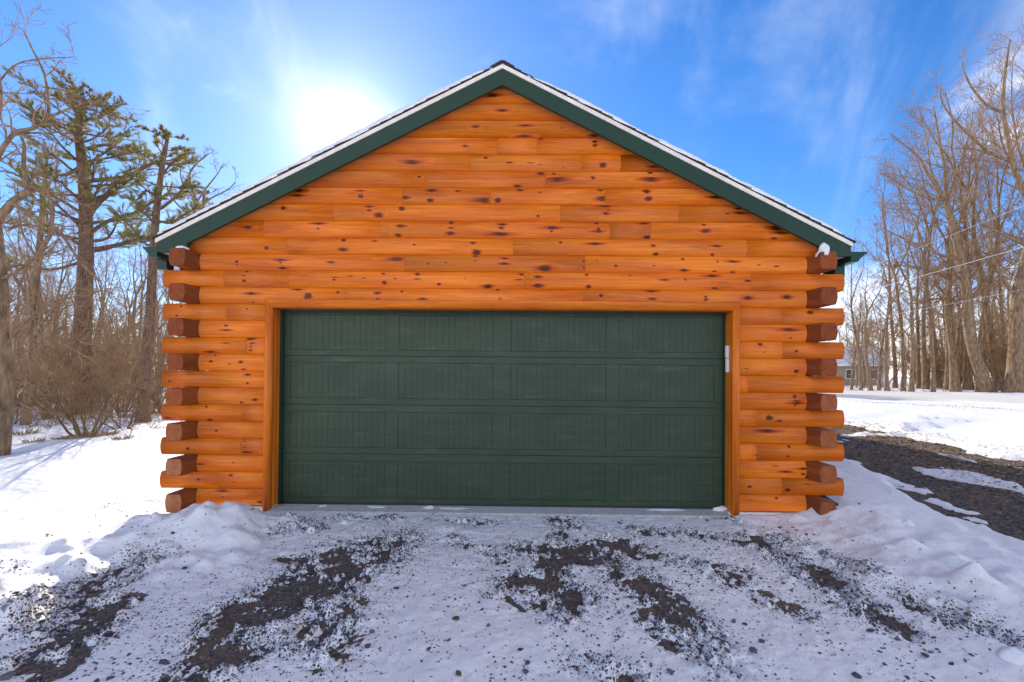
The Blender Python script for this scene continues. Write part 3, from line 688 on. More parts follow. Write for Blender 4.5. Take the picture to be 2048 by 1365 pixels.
# roof lines (measured at the rake board, 0.13 in front of the wall)
RO = 0.13
pA = at_y(1005, 138, -RO); pTL = at_y(314, 487, -RO); pTR = at_y(1702, 492, -RO)
XA = (pA[0]); SLL = (pA[2]-pTL[2])/(pA[0]-pTL[0]); SLR = (pA[2]-pTR[2])/(pTR[0]-pA[0])
SL = 0.5*(SLL+SLR); ZG = pA[2]                      # green board's upper edge: z = ZG - SL*|x-XA|
print('slope', SLL, SLR, 'apex', pA, 'tips', pTL, pTR)
EL, ER = pTL[0], pTR[0]
def roof_z(x, off=0.0): return ZG+off-SL*abs(x-XA)
GB = 0.172                                          # vertical depth of the green board
wood_top = -0.06                                    # the wall ends hidden behind the green board

JO = {  # butt joints of each course, photo x
 -11+0: []}
rows = {}   # k -> joints
rows[-8] = [992, 1071]; rows[-7] = [937, 1161, 1240]; rows[-6] = [851, 1089]; rows[-5] = [802, 978, 1209]
rows[-4] = [664, 1119, 1357]; rows[-3] = [524, 758, 1218, 1301]; rows[-2] = [571, 1025, 1494]; rows[-1] = [808, 1170]
rows[0] = [446, 576, 1048, 1503]; rows[1] = [693, 1166]
rows[2] = [452, 1564]; rows[4] = [492, 1566]; rows[6] = [438.5, 1498]; rows[8] = [486, 1515.6]; rows[10] = [485.5, 1515]; rows[12] = [439, 1566]
TRL, TRR = at_y(538, 800, 0)[0], at_y(1469, 800, 0)[0]
GAP = 0.0005
for k in range(-12, 14):
    zt, zb = Z0-k*PCH, Z0-(k+1)*PCH
    if k == 13: zb = 0.025
    g = .0008; zt_, zb_ = zt-g, zb+g
    if k % 2 == 0 and k >= 0: xa, xb = XC-WH, XC+WH
    elif k >= -1: xa, xb = XL+.001, XR-.001
    else: xa, xb = XLO+.02, XRO-.02
    # limits given by the roof
    def lim(z): 
        w = (ZG+wood_top-z)/SL; return max(xa, XA-w), min(xb, XA+w)
    la_b, lb_b = lim(zb_); la_t, lb_t = lim(zt_)
    if zb_ > ZG+wood_top-.02: continue
    if la_t > lb_t-.02:
        zt_ = ZG+wood_top-.012; la_t, lb_t = lim(zt_)
    segs = []
    js = sorted(at_y(j, 640, 0)[0] for j in rows.get(k, []))
    if k >= 2:
        cuts = [(xa, TRL), (TRR, xb)]
        for a, b in cuts:
            c = [a]+[j for j in js if a+.05 < j < b-.05]+[b]; segs += list(zip(c, c[1:]))
    else:
        c = [None]+js+[None]; segs = list(zip(c, c[1:]))
    for a, b in segs:
        a0, a1 = (la_b, la_t) if a is None else (a+GAP, a+GAP)
        b0, b1 = (lb_b, lb_t) if b is None else (b-GAP, b-GAP)
        if a is not None and a < max(la_b, la_t)-1e-6 and k < 2: a0, a1 = la_b, la_t
        dz = rl.uniform(-.0006, .0006)
        mb = make_log(k, a0, a1, b0, b1, zb_, zt_, 0)
        # each piece sits a hair in or out of line
        dy = rl.uniform(-.0012, .0012)
        mb.v = [(v[0], v[1]+dy, v[2]) for v in mb.v]
        mb.obj('log', [m_log, m_log if k >= 0 else m_log], garage, True)

# side walls: logs run back; every other one pokes out in front of the corner
def side_log(xo, y0, y1, zs, ze, sgn, mat, emat):
    mb = MB(); h = ze-zs; n = len(SSEC); u0 = rl.uniform(0, 50); bev = .006
    acc = 0; ac = [0]
    for i in range(n):
        p, q = SSEC[i], SSEC[(i+1) % n]; ac.append(ac[-1]+math.hypot(p[0]-q[0], (p[1]-q[1])*h))
    def sec(y, ins):
        for d, t in SSEC:
            dd = BW/2+(d-BW/2)*(1-ins/ (BW/2)); tt = .5+(t-.5)*(1-ins/(h/2))
            mb.v.append((xo+sgn*dd, y, zs+tt*h))
    lev = [(y0, bev), (y0+bev, 0.0)] + [(y, 0.0) for y in (y1,)]
    for y, s in lev: sec(y, s)
    for a in range(len(lev)-1):
        for i in range(n):
            j = (i+1) % n; q = [a*n+i, (a+1)*n+i, (a+1)*n+j, a*n+j]
            if sgn < 0: pass
            uv = [(lev[a][0]+u0, ac[i]), (lev[a+1][0]+u0, ac[i]), (lev[a+1][0]+u0, ac[i+1]), (lev[a][0]+u0, ac[i+1])]
            mb.face(q, uv, 0, True)
    cxx = rl.uniform(-.03, .03); czz = rl.uniform(-.03, .03)
    idx = list(range(n)); mb.face(idx, [(mb.v[q][0]-(xo+sgn*BW/2)+cxx, mb.v[q][2]-(zs+ze)/2+czz) for q in idx], 1)
    idx = list(range((len(lev)-1)*n, len(lev)*n))[::-1]; mb.face(idx, [(mb.v[q][0]-(xo+sgn*BW/2), mb.v[q][2]-(zs+ze)/2) for q in idx], 1)
    mb.a['knot'] = [0.0]*len(mb.v)
    o = mb.obj('side_log', [mat, emat], garage, True)
    bm = bmesh.new(); bm.from_mesh(o.data); bmesh.ops.recalc_face_normals(bm, faces=bm.faces); bm.to_mesh(o.data); bm.free()
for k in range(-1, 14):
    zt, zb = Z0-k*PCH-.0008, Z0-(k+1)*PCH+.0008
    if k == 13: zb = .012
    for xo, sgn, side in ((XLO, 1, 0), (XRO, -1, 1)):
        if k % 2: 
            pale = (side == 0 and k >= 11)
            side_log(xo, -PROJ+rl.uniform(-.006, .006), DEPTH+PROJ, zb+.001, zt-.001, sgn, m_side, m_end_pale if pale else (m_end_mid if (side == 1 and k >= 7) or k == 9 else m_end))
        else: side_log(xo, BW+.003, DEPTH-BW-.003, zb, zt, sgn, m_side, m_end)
# back wall
for k in range(-1, 14):
    zt, zb = Z0-k*PCH-.0008, Z0-(k+1)*PCH+.0008
    if k == 13: zb = .025
    xa, xb = (XC-WH, XC+WH) if k % 2 == 0 else (XL+.002, XR-.002)
    mb = MB(); n = len(SEC); h = zt-zb
    for x in (xa, xb):
        for d, t in SEC: mb.v.append((x, DEPTH-d, zb+t*h))
    for i in range(n):
        j = (i+1) % n; mb.face([i, n+i, n+j, j], [(xa, i*.03), (xb, i*.03), (xb, i*.03+.03), (xa, i*.03+.03)], 0, True)
    mb.face(list(range(n)), None, 1); mb.face(list(range(n, 2*n))[::-1], None, 1); mb.a['knot'] = [0.0]*len(mb.v)
    mb.obj('back_log', [m_log, m_end], garage, True)
mb = MB(); mb.prism([(XLO+.02, Z0+PCH), (XRO-.02, Z0+PCH), (XRO-.02, roof_z(XRO-.02, -.06)), (XA, roof_z(XA, -.06)), (XLO+.02, roof_z(XLO+.02, -.06))], lambda a, b, d: (a, d, b), DEPTH-.15, DEPTH-.03)
mb.a['knot'] = [0.0]*len(mb.v); mb.obj('rear_gable_boards', m_log, garage, True)
# unseen lining added behind the logs to block light through the joints
mb = MB(); mb.box(XL+.004, TRL, BW+.006, BW+.03, .03, Z0+PCH*.9); mb.box(TRR, XR-.004, BW+.006, BW+.03, .03, Z0+PCH*.9); mb.box(TRL+.001, TRR-.001, BW+.0305, BW+.05, 2.2, Z0+PCH*.9)
mb.box(XL+.004, XR-.004, DEPTH-BW-.03, DEPTH-BW-.006, .03, Z0+PCH*.9); mb.box(XL+.004, XL+.02, BW+.04, DEPTH-BW-.04, .03, Z0+PCH*.9); mb.box(XR-.02, XR-.004, BW+.04, DEPTH-BW-.04, .03, Z0+PCH*.9)
mb.prism([(XLO+.05, Z0+PCH*.95), (XRO-.05, Z0+PCH*.95), (XRO-.05, roof_z(XRO-.05, -.07)), (XA, roof_z(XA, -.07)), (XLO+.05, roof_z(XLO+.05, -.07))], lambda a, b, d: (a, d, b), BW+.006, BW+.03)
mb.obj('light_block_lining', m_soffit, garage)
# concrete slab with its sill in front of the door
mb = MB(); sx0, sx1 = at_y(536, 1015, -.07)[0], at_y(1462, 1015, -.07)[0]
mb.box(sx0, sx1, -.07, .30, -.14, .004); mb.obj('door_sill', m_concrete, garage)
mb = MB(); mb.box(XLO+.01, XRO-.01, .302, DEPTH-.01, -.14, .002); mb.box(XLO+.01, sx0-.002, .012, .301, -.14, .022); mb.box(sx1+.002, XRO-.01, .012, .301, -.14, .022); mb.obj('foundation', m_concrete, garage)

# roof: green rake board, cream drip edge, decking, shingle courses
def band(name, mat, o0, o1, y0, y1, xl, xr, par=garage):
    obs = []
    for s, xe in ((-1, xl), (1, xr)):
        mb = MB(); xm = XA
        mb.prism([(xm, roof_z(xm, o1)), (xe, roof_z(xe, o1)), (xe, roof_z(xe, o0)), (xm, roof_z(xm, o0))], lambda a, b, d: (a, d, b), y0, y1)
        o = mb.obj(name, mat, par); obs.append(o)
        bm = bmesh.new(); bm.from_mesh(o.data); bmesh.ops.recalc_face_normals(bm, faces=bm.faces); bm.to_mesh(o.data); bm.free()
    return obs
for s, xe, pin in ((-1, EL, at_y(374, 480, -RO)[0]), (1, ER, at_y(1640, 490, -RO)[0])):
    zb = at_y(340 if s < 0 else 1690, 505 if s < 0 else 513, -RO)[2]
    poly = [(XA, ZG), (xe, roof_z(xe)), (xe, zb), (pin, zb), (pin, roof_z(pin, -GB)), (XA, roof_z(XA, -GB))]
    for yy0, yy1 in ((-RO, -RO+.035), (DEPTH+RO-.035, DEPTH+RO)):
        mb = MB(); mb.prism(poly, lambda a, b, d: (a, d, b), yy0, yy1)
        o = mb.obj('rake_board', m_green, garage)
        bm = bmesh.new(); bm.from_mesh(o.data); bmesh.ops.recalc_face_normals(bm, faces=bm.faces); bm.to_mesh(o.data); bm.free()
    # soffit along the eave, fascia behind the gutter
    mb = MB(); xi = XLO+.03 if s < 0 else XRO-.03
    mb.box(min(xe+ -s*.01, xi), max(xe - s*.01, xi), -RO+.036, DEPTH+RO-.036, zb+.005, zb+.02); mb.obj('soffit', m_soffit, garage)
    mb = MB(); a_, b_ = (xe, xe+.02) if s < 0 else (xe-.02, xe)
    mb.box(a_, b_, -RO+.036, DEPTH+RO-.036, zb, roof_z(xe)-.01); mb.obj('eave_board', m_green, garage)
    # gutter with its closed end
    gx = xe
    mb = MB(); wv = .155 if s < 0 else .17; ht = .105
    zt_ = roof_z(xe)-.045 if s < 0 else roof_z(xe)-.055
    prof = [(0, 0), (0, -ht), (.075, -ht), (.105, -ht*.62), (wv-.022, -ht*.30), (wv, -.018), (wv+.004, 0)]
    yg0, yg1 = -RO+.004, DEPTH+RO-.01
    P2 = [(gx+s*(.002+a), zt_+b) for a, b in prof]
    inner = [(gx+s*(.002+a*.97+.002), zt_+b*.97) for a, b in prof]
    n = len(prof); b0 = len(mb.v)
    for y in (yg0, yg1):
        mb.v += [(p[0], y, p[1]) for p in P2]
    for i in range(n-1): mb.face([i, i+1, n+i+1, n+i])
    mb.face(list(range(n))); mb.face(list(range(n, 2*n))[::-1])
    o = mb.obj('gutter', m_gutter, garage); sm = o.modifiers.new('thickness', 'SOLIDIFY'); sm.thickness = .003; sm.offset = 0
    # downspout: elbow under the gutter, pipe down the side wall
    mb = MB(); xd = (XLO-.05) if s < 0 else (XRO+.05); yd = BW+.16
    mb.tube([(gx+s*.06, yd, zt_-ht), (gx+s*.06, yd, zt_-ht-.05), (xd, yd, zt_-ht-.20), (xd, yd, .28), ], [.042]*4, 8)
    mb.obj('downspout', m_gutter, garage)
    # elbow visible in the corner between the top two log ends
    pe = at_y(332 if s < 0 else 1672, 520 if s < 0 else 535, .12)
    mb = MB(); mb.box(pe[0]-.055, pe[0]+.055, .06, .17, pe[2]-.12, pe[2]+.16); mb.obj('corner_bracket', m_gutter, garage)
band('drip_edge', m_cream, .002, .047, -RO-.012, -RO+.03, EL-.012, ER+.012)
band('roof_deck', m_shingle, -.02, .046, -RO+.032, DEPTH+RO, EL-.004, ER+.004)
# shingle courses, each lapping over the one below
cs = math.hypot(1, SL); expo_ = .138
for s, xe in ((-1, EL), (1, ER)):
    Ls = abs(xe-XA)*cs+.05; ncs = int(Ls/expo_)+1
    for i in range(ncs):
        d0 = Ls-i*expo_; d1 = max(d0-.21, 0.0)        # distance down the slope from the ridge
        lo = .051; dn = (0, 0)
        f = lambda d, up: (XA+s*d/cs, ZG - SL*d/cs + up*cs)
        jit = rl.uniform(-.002, .002); yj = -RO-.02+rl.uniform(-.004, .004)
        poly = [f(d0, .062+jit), f(d1, .049), f(d1, .055), f(d0, .077+jit)]
        poly = [f(d0, .056), f(d1, .046), f(d1, .052), f(d0, .066+jit)]
        mb = MB(); mb.prism(poly, lambda a, b, d: (a, d, b), yj, DEPTH+RO+.02)
        o = mb.obj('shingle_course', m_shingle, garage)
mb = MB(); mb.prism([(XA-.13, roof_z(XA-.13, .072)), (XA, ZG+.066), (XA+.13, roof_z(XA+.13, .072)), (XA+.13, roof_z(XA+.13, .082)), (XA+.02, ZG+.080), (XA-.02, ZG+.080), (XA-.13, roof_z(XA-.13, .082))], lambda a, b, d: (a, d, b), -RO-.022, DEPTH+RO+.02); mb.obj('ridge_cap', m_shingle, garage)

# snow on the roof: a thin ragged layer on both slopes
def roof_snow():
    for s, xe, lab in ((-1, EL, 'thin crust of snow on the left slope of the garage roof'), (1, ER, 'thin crust of snow on the right slope of the garage roof')):
        nd, ny_ = 240, 120; D = np.linspace(.12 if s < 0 else .30, abs(xe-XA)*cs-(.02 if s < 0 else .12), nd); Y = np.concatenate([np.linspace(-RO-.019, .4, 40), np.linspace(.45, DEPTH+RO-.02, ny_-40)])
        DD, YY = np.meshgrid(D, Y); T = .040+.028*fbm(DD*3+s*9, YY*2, 4, 301)
        T = T + (.016*fbm(DD*5, YY*0+3+s, 3, 305)*(1-sstep(-.1, .5, YY)))
        T = T - .05*(1-sstep(0, .3, DD-D[0])) - .02*(1-sstep(0, .06, D[-1]-DD))
        if s > 0: T = T*0.8 - .010*(1-sstep(.4, 1.4, DD))
        X = XA+s*DD/cs; Z = ZG-SL*DD/cs+(.066+T)*cs*.9
        V = np.stack([X.ravel(), YY.ravel(), Z.ravel()], 1); i = np.arange(nd*ny_).reshape(ny_, nd)
        F = np.stack([i[:-1, :-1].ravel(), i[:-1, 1:].ravel(), i[1:, 1:].ravel(), i[1:, :-1].ravel()], 1)
        # skirt on the front edge
        b = len(V); V2 = V[i[0]].copy(); V2[:, 2] = ZG-SL*D/cs+.052*cs; V2[:, 1] += .002; V = np.concatenate([V, V2])
        F = np.concatenate([F, np.stack([i[0, :-1], b+np.arange(nd-1), b+1+np.arange(nd-1), i[0, 1:]], 1)])
        o = link('roof_snow', np_mesh('roof_snow', V, F, m_snow_clean)); prop(o, lab, 'snow', None, 'stuff')
roof_snow()

# door casing
zt_out = at_y(1004, 601, -.045)[2]; zt_in = at_y(1004, 619, -.045)[2]
xlo, xli = at_y(526, 800, -.045)[0], at_y(541.5, 800, -.045)[0]
xro, xri = at_y(1481.5, 800, -.045)[0], at_y(1466, 800, -.045)[0]
def casing(a, b, c, d, horiz):
    """half-round casing board between outer edge a..b and inner edge c..d (points in x,z), mitred"""
    mb = MB(); K = 6; u0 = rl.uniform(0, 30)
    prof = [(0, .045)] + [(t/K, .045+.022*math.sin(math.pi*min(max(t/K, .06), .94))**.7-.0) for t in range(0, K+1)] + [(1, .045)]
    prof = [(t/K, -.030-.020*math.sin(math.pi*t/K)**.6) for t in range(K+1)]
    sec = [(0, -.0)]+prof+[(1, -.0)]
    for e in (0, 1):
        for t, y in sec:
            o = (a, b)[e]; i_ = (c, d)[e]
            mb.v.append((o[0]+(i_[0]-o[0])*t, y, o[1]+(i_[1]-o[1])*t))
    n = len(sec); L = math.dist(a, b)
    for i in range(n-1): mb.face([i, n+i, n+i+1, i+1], [(u0, i*.015), (u0+L, i*.015), (u0+L, i*.015+.015), (u0, i*.015+.015)], 0, True)
    mb.face([0, n-1, 2*n-1, n]); mb.face(list(range(n))); mb.face(list(range(n, 2*n))[::-1]); 
    mb.a['knot'] = [0.0]*len(mb.v)
    o = mb.obj('door_trim', m_trim, garage, True); bm = bmesh.new(); bm.from_mesh(o.data); bmesh.ops.recalc_face_normals(bm, faces=bm.faces); bm.to_mesh(o.data); bm.free()
zbl = -.02
casing((xlo, zt_out), (xro, zt_out), (xli, zt_in), (xri, zt_in), True)
casing((xlo, zt_out-.001), (xlo, zbl), (xli, zt_in-.001), (xli, zbl), False)
casing((xro, zt_out-.001), (xro, zbl), (xri, zt_in-.001), (xri, zbl), False)
YD = .175
jl = at_y(557.7, 800, YD-.03)[0]; jr = at_y(1452.5, 800, YD-.03)[0]; jt = at_y(1004, 622.5, YD-.03)[2]
def jamb(x0, x1, y0, y1, z0, z1, vert):
    mb = MB(); u0 = rl.uniform(0, 30); mb.box(x0, x1, y0, y1, z0, z1)
    for fi, f in enumerate(mb.f):
        mb.uv[fi] = [((mb.v[q][2] if vert else mb.v[q][0])+u0, mb.v[q][1]+(mb.v[q][0] if vert else mb.v[q][2])) for q in f]
    mb.a['knot'] = [0.0]*8; mb.obj('door_jamb', m_trim, garage, True)
jamb(xli-.05, xli-.004, -.028, .20, .006, zt_in+.004, True); jamb(xli-.0035, jl, .06, .20, .006, jt+.02, True)
jamb(xri+.004, xri+.05, -.028, .20, .006, zt_in+.004, True); jamb(jr, xri+.0035, .06, .20, .006, jt+.02, True)
jamb(xli-.05, xri+.05, -.0275, .20, zt_in+.005, zt_in+.05, False); jamb(jl+.001, jr-.001, .062, .20, jt+.002, zt_in+.0045, False)
# knots on the casing faces
def knot_disc(x, z, r, y):
    mb = MB(); n = 10; mb.v.append((x, y-.0015, z)); at = [1.0]
    for rr, v in ((.6, .9), (1.0, .5), (1.8, 0)):
        for q in range(n): th = 6.283*q/n; mb.v.append((x+.8*rr*r*math.cos(th), y-(.0015 if rr < 1.5 else .0003), z+1.2*rr*r*math.sin(th))); at.append(v)
    for q in range(n):
        mb.face([0, 1+q, 1+(q+1) % n], [(x, z)]*3, 0, True)
        for ri in range(2):
            A = 1+ri*n; mb.face([A+q, A+n+q, A+n+(q+1) % n, A+(q+1) % n], [(x, z)]*4, 0, True)
    mb.a['knot'] = at; return mb
# garage door
door = empty('garage_door', (0, 0, 0)); door.parent = garage
# stop strips: green
sl_ = at_y(566, 800, YD-.02)[0]; sr_ = at_y(1446, 800, YD-.02)[0]; stz = at_y(1004, 628, YD-.02)[2]
for a in ((jl+.001, sl_, YD-.035, YD-.008, .012, jt), (sr_, jr-.001, YD-.035, YD-.008, .012, jt), (sl_+.001, sr_-.001, YD-.034, YD-.008, stz, jt)):
    MB().box(*a).obj('door_stop', m_gutter, door)
dz = [at_y(1004, y, YD)[2] for y in (622, 714.5, 812.5, 911, 1012)]
dz[0] = stz+.05; dz[-1] = .030
px_pan = [(580, 770.7), (796.4, 985.6), (1021, 1212), (1238, 1428)]
py_pan = [(632, 703), (727.5, 800), (826.5, 899), (926, 1000)]
dx0, dx1 = sl_-.03, sr_+.03
for i in range(4):
    zt, zb = dz[i]-.0018, dz[i+1]+.0018
    mb = MB(); pz1, pz0 = at_y(1004, py_pan[i][0], YD)[2], at_y(1004, py_pan[i][1], YD)[2]
    if i == 0: pz1 = min(pz1, zt-.06)
    pans = [(at_y(a, 800, YD)[0], at_y(b, 800, YD)[0]) for a, b in px_pan]
    # rails and stiles around the four panels, tongue at the top
    mb.box(dx0, dx1, YD, YD+.04, pz1, zt); mb.box(dx0, dx1, YD, YD+.04, zb, pz0)
    edges = [dx0]+[q for p in pans for q in p]+[dx1]
    for a, b in zip(edges[0::2], edges[1::2]): mb.box(a, b, YD, YD+.04, pz0+.0001, pz1-.0001)
    o = mb.obj('door_section', m_door, door)
    bv = o.modifiers.new('edge', 'BEVEL'); bv.width = .002; bv.segments = 2
    for a, b in pans:
        mb = MB(); gv = .0035; dp = .0028; yb = YD+.003; yg = yb+dp
        m_ = 15; W1 = (b-a-.012)/m_; pts = [(a-.002, YD+.008), (a+.006, yb)]
        for q in range(1, m_):
            xx = a+.006+q*W1; pts += [(xx-gv/2, yb), (xx-gv/6, yg), (xx+gv/6, yg), (xx+gv/2, yb)]
        pts += [(b-.006, yb), (b+.002, YD+.008)]
        zz = [(pz0-.002, YD+.008), (pz0+.006, None), (pz1-.006, None), (pz1+.002, YD+.008)]
        n = len(pts)
        for z, yy in zz:
            for (x, y) in pts: mb.v.append((x, y if yy is None else max(y, yy), z))
        for r in range(3):
            for c in range(n-1): mb.face([r*n+c, r*n+c+1, (r+1)*n+c+1, (r+1)*n+c])
        mb.obj('door_panel', m_door, door)
MB().box(dx0+.01, dx1-.01, YD+.004, YD+.036, .006, .032).obj('bottom_seal', m_rubber, door)
# small screws / bits on the door
# white contact sensor on the right jamb
hx = at_y(1451, 720, .10)
o = MB().box(hx[0]-.008, hx[0]+.022, .06, .10, at_y(1451, 716, .08)[2], at_y(1451, 692, .08)[2]).obj('sensor_cover', m_white, garage)
o2 = MB().box(hx[0]-.004, hx[0]+.028, .06, .10, at_y(1451, 745, .08)[2], at_y(1451, 717, .08)[2]).obj('sensor_base', m_white, garage)
for q in (o, o2):
    bv = q.modifiers.new('edge', 'BEVEL'); bv.width = .004; bv.segments = 2
# drain spout lying at the right corner
a = at_y(1640, 1000, .15); mb = MB(); b = at_z(1690, 1010, .12)
mb.tube([(XRO+.05, .32, .32), (XRO+.06, .2, .17), (XRO+.05, -.10, .135)], [.045, .045, .045], 8); mb.obj('drain_spout', m_gutter, garage)

# snow clumps
p = at_y(1645, 500, -.10); zt = Z0+PCH
clump(XRO-BW*.60, -.15, zt-.01, .062, .06, .105, 3, 'lump of snow sitting on the top right log end under the eave')
clump(XLO+BW*.55, -.15, zt-.004, .06, .06, .040, 5, 'thin wedge of snow on the top left log end')
for px, py, rx, rz, sd_, lab in ((858, 1016, .055, .022, 8, 'rounded lump of snow left of centre on the concrete door sill'), (905, 1017, .16, .008, 9, 'long thin strip of snow right of the lump on the concrete sill'), (750, 1014, .10, .009, 10, 'flat patch of snow on the sill between the lump and the small left one'), (645, 1012, .05, .010, 11, 'small flat snow patch at the left end of the door sill'), (1443, 1020, .09, .045, 12, 'pointed heap of snow against the right end of the door sill'), (1330, 1020, .22, .010, 13, 'thin snow streak on the sill near its right end')):
    p = at_z(px, py, .004); y_ = min(max(p[1], -.02), .13); x_ = at_y(px, py, y_)[0]
    clump(x_, y_, .0035, rx, .04, rz, sd_, lab)
for px, py, r, lab in ((2022, 1312, .06, 'snowball sized chunk lowest on the right bank near the picture corner'), (1868, 1207, .045, 'chunk of snow beside a dark leaf halfway along the right bank'), (1782, 1158, .04, 'snow chunk at the foot of the right bank above the dark gravel streak'), (1817, 1050, .05, 'rounded snow chunk on top of the right bank near the driveway'), (346, 1110, .045, 'snow chunk rolled to the foot of the left mound')):
    p = at_z(px, py, .0)
    for _ in range(8): p = at_z(px, py, float(snow_z(p[0], p[1])[0]))
    clump(p[0], p[1], float(snow_z(p[0], p[1])[0])-.01, r, r, r*.9, int(px), lab)

# ------------------------------------------------------------ trees
def vec(a): return np.array(a, float)
def wander(p, d, L, r0, r1, nseg, rg, wob, up):
    pts = [tuple(p)]; rad = [r0]; d = list(d); q = list(p); st = L/nseg
    for i in range(nseg):
        d[0] += rg.gauss(0, wob); d[1] += rg.gauss(0, wob); d[2] += rg.gauss(0, wob)*.8+up
        l = math.sqrt(d[0]**2+d[1]**2+d[2]**2); d = [c/l for c in d]
        q = [q[j]+d[j]*st for j in range(3)]; pts.append(tuple(q)); rad.append(r0+(r1-r0)*(i+1)/nseg)
    return pts, rad, d
def side_dir(d, ang, rg, phi=None):
    ph = rg.uniform(0, 6.283) if phi is None else phi
    a = (0, 0, 1) if abs(d[2]) < .9 else (1, 0, 0)
    u = (d[1]*a[2]-d[2]*a[1], d[2]*a[0]-d[0]*a[2], d[0]*a[1]-d[1]*a[0]); l = math.sqrt(sum(c*c for c in u)); u = [c/l for c in u]
    v = (d[1]*u[2]-d[2]*u[1], d[2]*u[0]-d[0]*u[2], d[0]*u[1]-d[1]*u[0])
    c, s = math.cos(ang), math.sin(ang)
    return [d[i]*c+(u[i]*math.cos(ph)+v[i]*math.sin(ph))*s for i in range(3)]
def pick(pts, rad, t):
    f = t*(len(pts)-1); i = min(int(f), len(pts)-2); f -= i
    p = [pts[i][j]*(1-f)+pts[i+1][j]*f for j in range(3)]; d = [pts[i+1][j]-pts[i][j] for j in range(3)]
    l = math.sqrt(sum(c*c for c in d)) or 1
    return p, [c/l for c in d], rad[i]*(1-f)+rad[i+1]*f
def twigs(mb, pts, rad, L, lvl, rg, cnt, minr, ends=None, t0=.15, up=.03):
    """fine branches along a limb, recursively"""
    n = cnt[0]
    for k in range(n):
        t = t0+(1-t0)*(k+rg.random())/n
        p, d, r = pick(pts, rad, min(t, .999)); dd = side_dir(d, rg.uniform(.45, 1.05), rg)
        l = L*rg.uniform(.35, .75)*(1.05-.45*t); r0 = max(min(r*.65, l*.012+.002), minr)
        last = len(cnt) == 1
        ns = 3 if last else 4
        P, R, _ = wander(p, dd, l, r0, max(r0*.35, minr*.6), ns, rg, .20, up)
        mb.tube(P, R, 3, cap=False)
        if ends is not None and last: ends.append(P)
        if not last: twigs(mb, P, R, l, lvl+1, rg, cnt[1:], minr, ends, .12, up)
def bare_tree(H, r0, seed, limbs=11, fork=.55, first=.30, spread=.75, lean=(0, 0), cnt=(6, 5), minr=.006, up=.10, wob=.10):
    """returns (trunk MB, crown MB, twig tips) with the foot at the origin"""
    rg = random.Random(seed); T = MB(); Cn = MB(); ends = []
    # trunk
    d0 = (lean[0], lean[1], 1); ns = 12
    P, R, d = wander((0, 0, -.25), d0, H*fork+.25, r0, r0*.50, ns, rg, .035, .04)
    R[0] = r0*1.7; R[1] = r0*1.12 if ns*.0 == 0 else R[1]
    stems = [(P, R, d)]
    T.tube(P, R, 9)
    tops = []
    nf = rg.choice([2, 2, 3])
    for k in range(nf):
        dd = side_dir(d, rg.uniform(.22, .48), rg, 6.283*k/nf+rg.uniform(-.4, .4))
        l = H*(1-fork)*rg.uniform(.8, 1.05)
        P2, R2, _ = wander(P[-1], dd, l, r0*.42, r0*.07, 8, rg, wob, .06); T.tube(P2, R2, 6, cap=False); tops.append((P2, R2, l))
    # limbs off the trunk
    for k in range(limbs):
        t = first/fork*.9 + (1-first/fork*.9)*(k+rg.random()*.8)/limbs if fork > first else .6
        p, dq, r = pick(P, R, min(t, .98)); dd = side_dir(dq, rg.uniform(.7, 1.15), rg, k*2.4+rg.uniform(-.5, .5))
        l = H*rg.uniform(.18, .36)*spread*(1.2-.4*t); P2, R2, _ = wander(p, dd, l, r*rg.uniform(.25, .45), max(r*.05, minr), 7, rg, wob*1.3, up*.6)
        T.tube(P2, R2, 5, cap=False); tops.append((P2, R2, l))
    for (P2, R2, l) in tops:
        nn = max(4, int(l*1.7))
        for k in range(nn):
            t = .22+.78*(k+rg.random())/nn; p, dq, r = pick(P2, R2, min(t, .999)); dd = side_dir(dq, rg.uniform(.4, .95), rg)
            l3 = l*rg.uniform(.25, .5)*(1.15-.5*t); r3 = max(r*.55, minr*1.2)
            P3, R3, _ = wander(p, dd, l3, r3, max(r3*.3, minr), 5, rg, .17, up*.7); Cn.tube(P3, R3, 4, cap=False)
            twigs(Cn, P3, R3, l3, 0, rg, cnt, minr, ends, .15, up*.4)
        twigs(Cn, P2, R2, l*.30, 0, rg, (4,)+cnt[1:], minr, ends, .5, up*.4)
    return T, Cn, ends
def thing_tree(name, T, Cn, loc, rz, label, group=None, bark=None, twigm=None, cat='tree'):
    root = empty(name, loc, rz); prop(root, label, cat, group)
    T.obj('trunk', bark or m_bark, root); Cn.obj('crown', twigm or m_twig, root); return root
def dup(root, loc, rz, s, label=None, group=None):
    r = root.copy(); COL.objects.link(r); r.location = loc; r.rotation_euler = (0, 0, rz); r.scale = (s[0], s[0], s[1])
    if label: r['label'] = label
    if group: r['group'] = group
    for ch in root.children:
        c = ch.copy(); COL.objects.link(c); c.parent = r
    return r
def zat(x, y): return float(snow_z(x, y)[0])

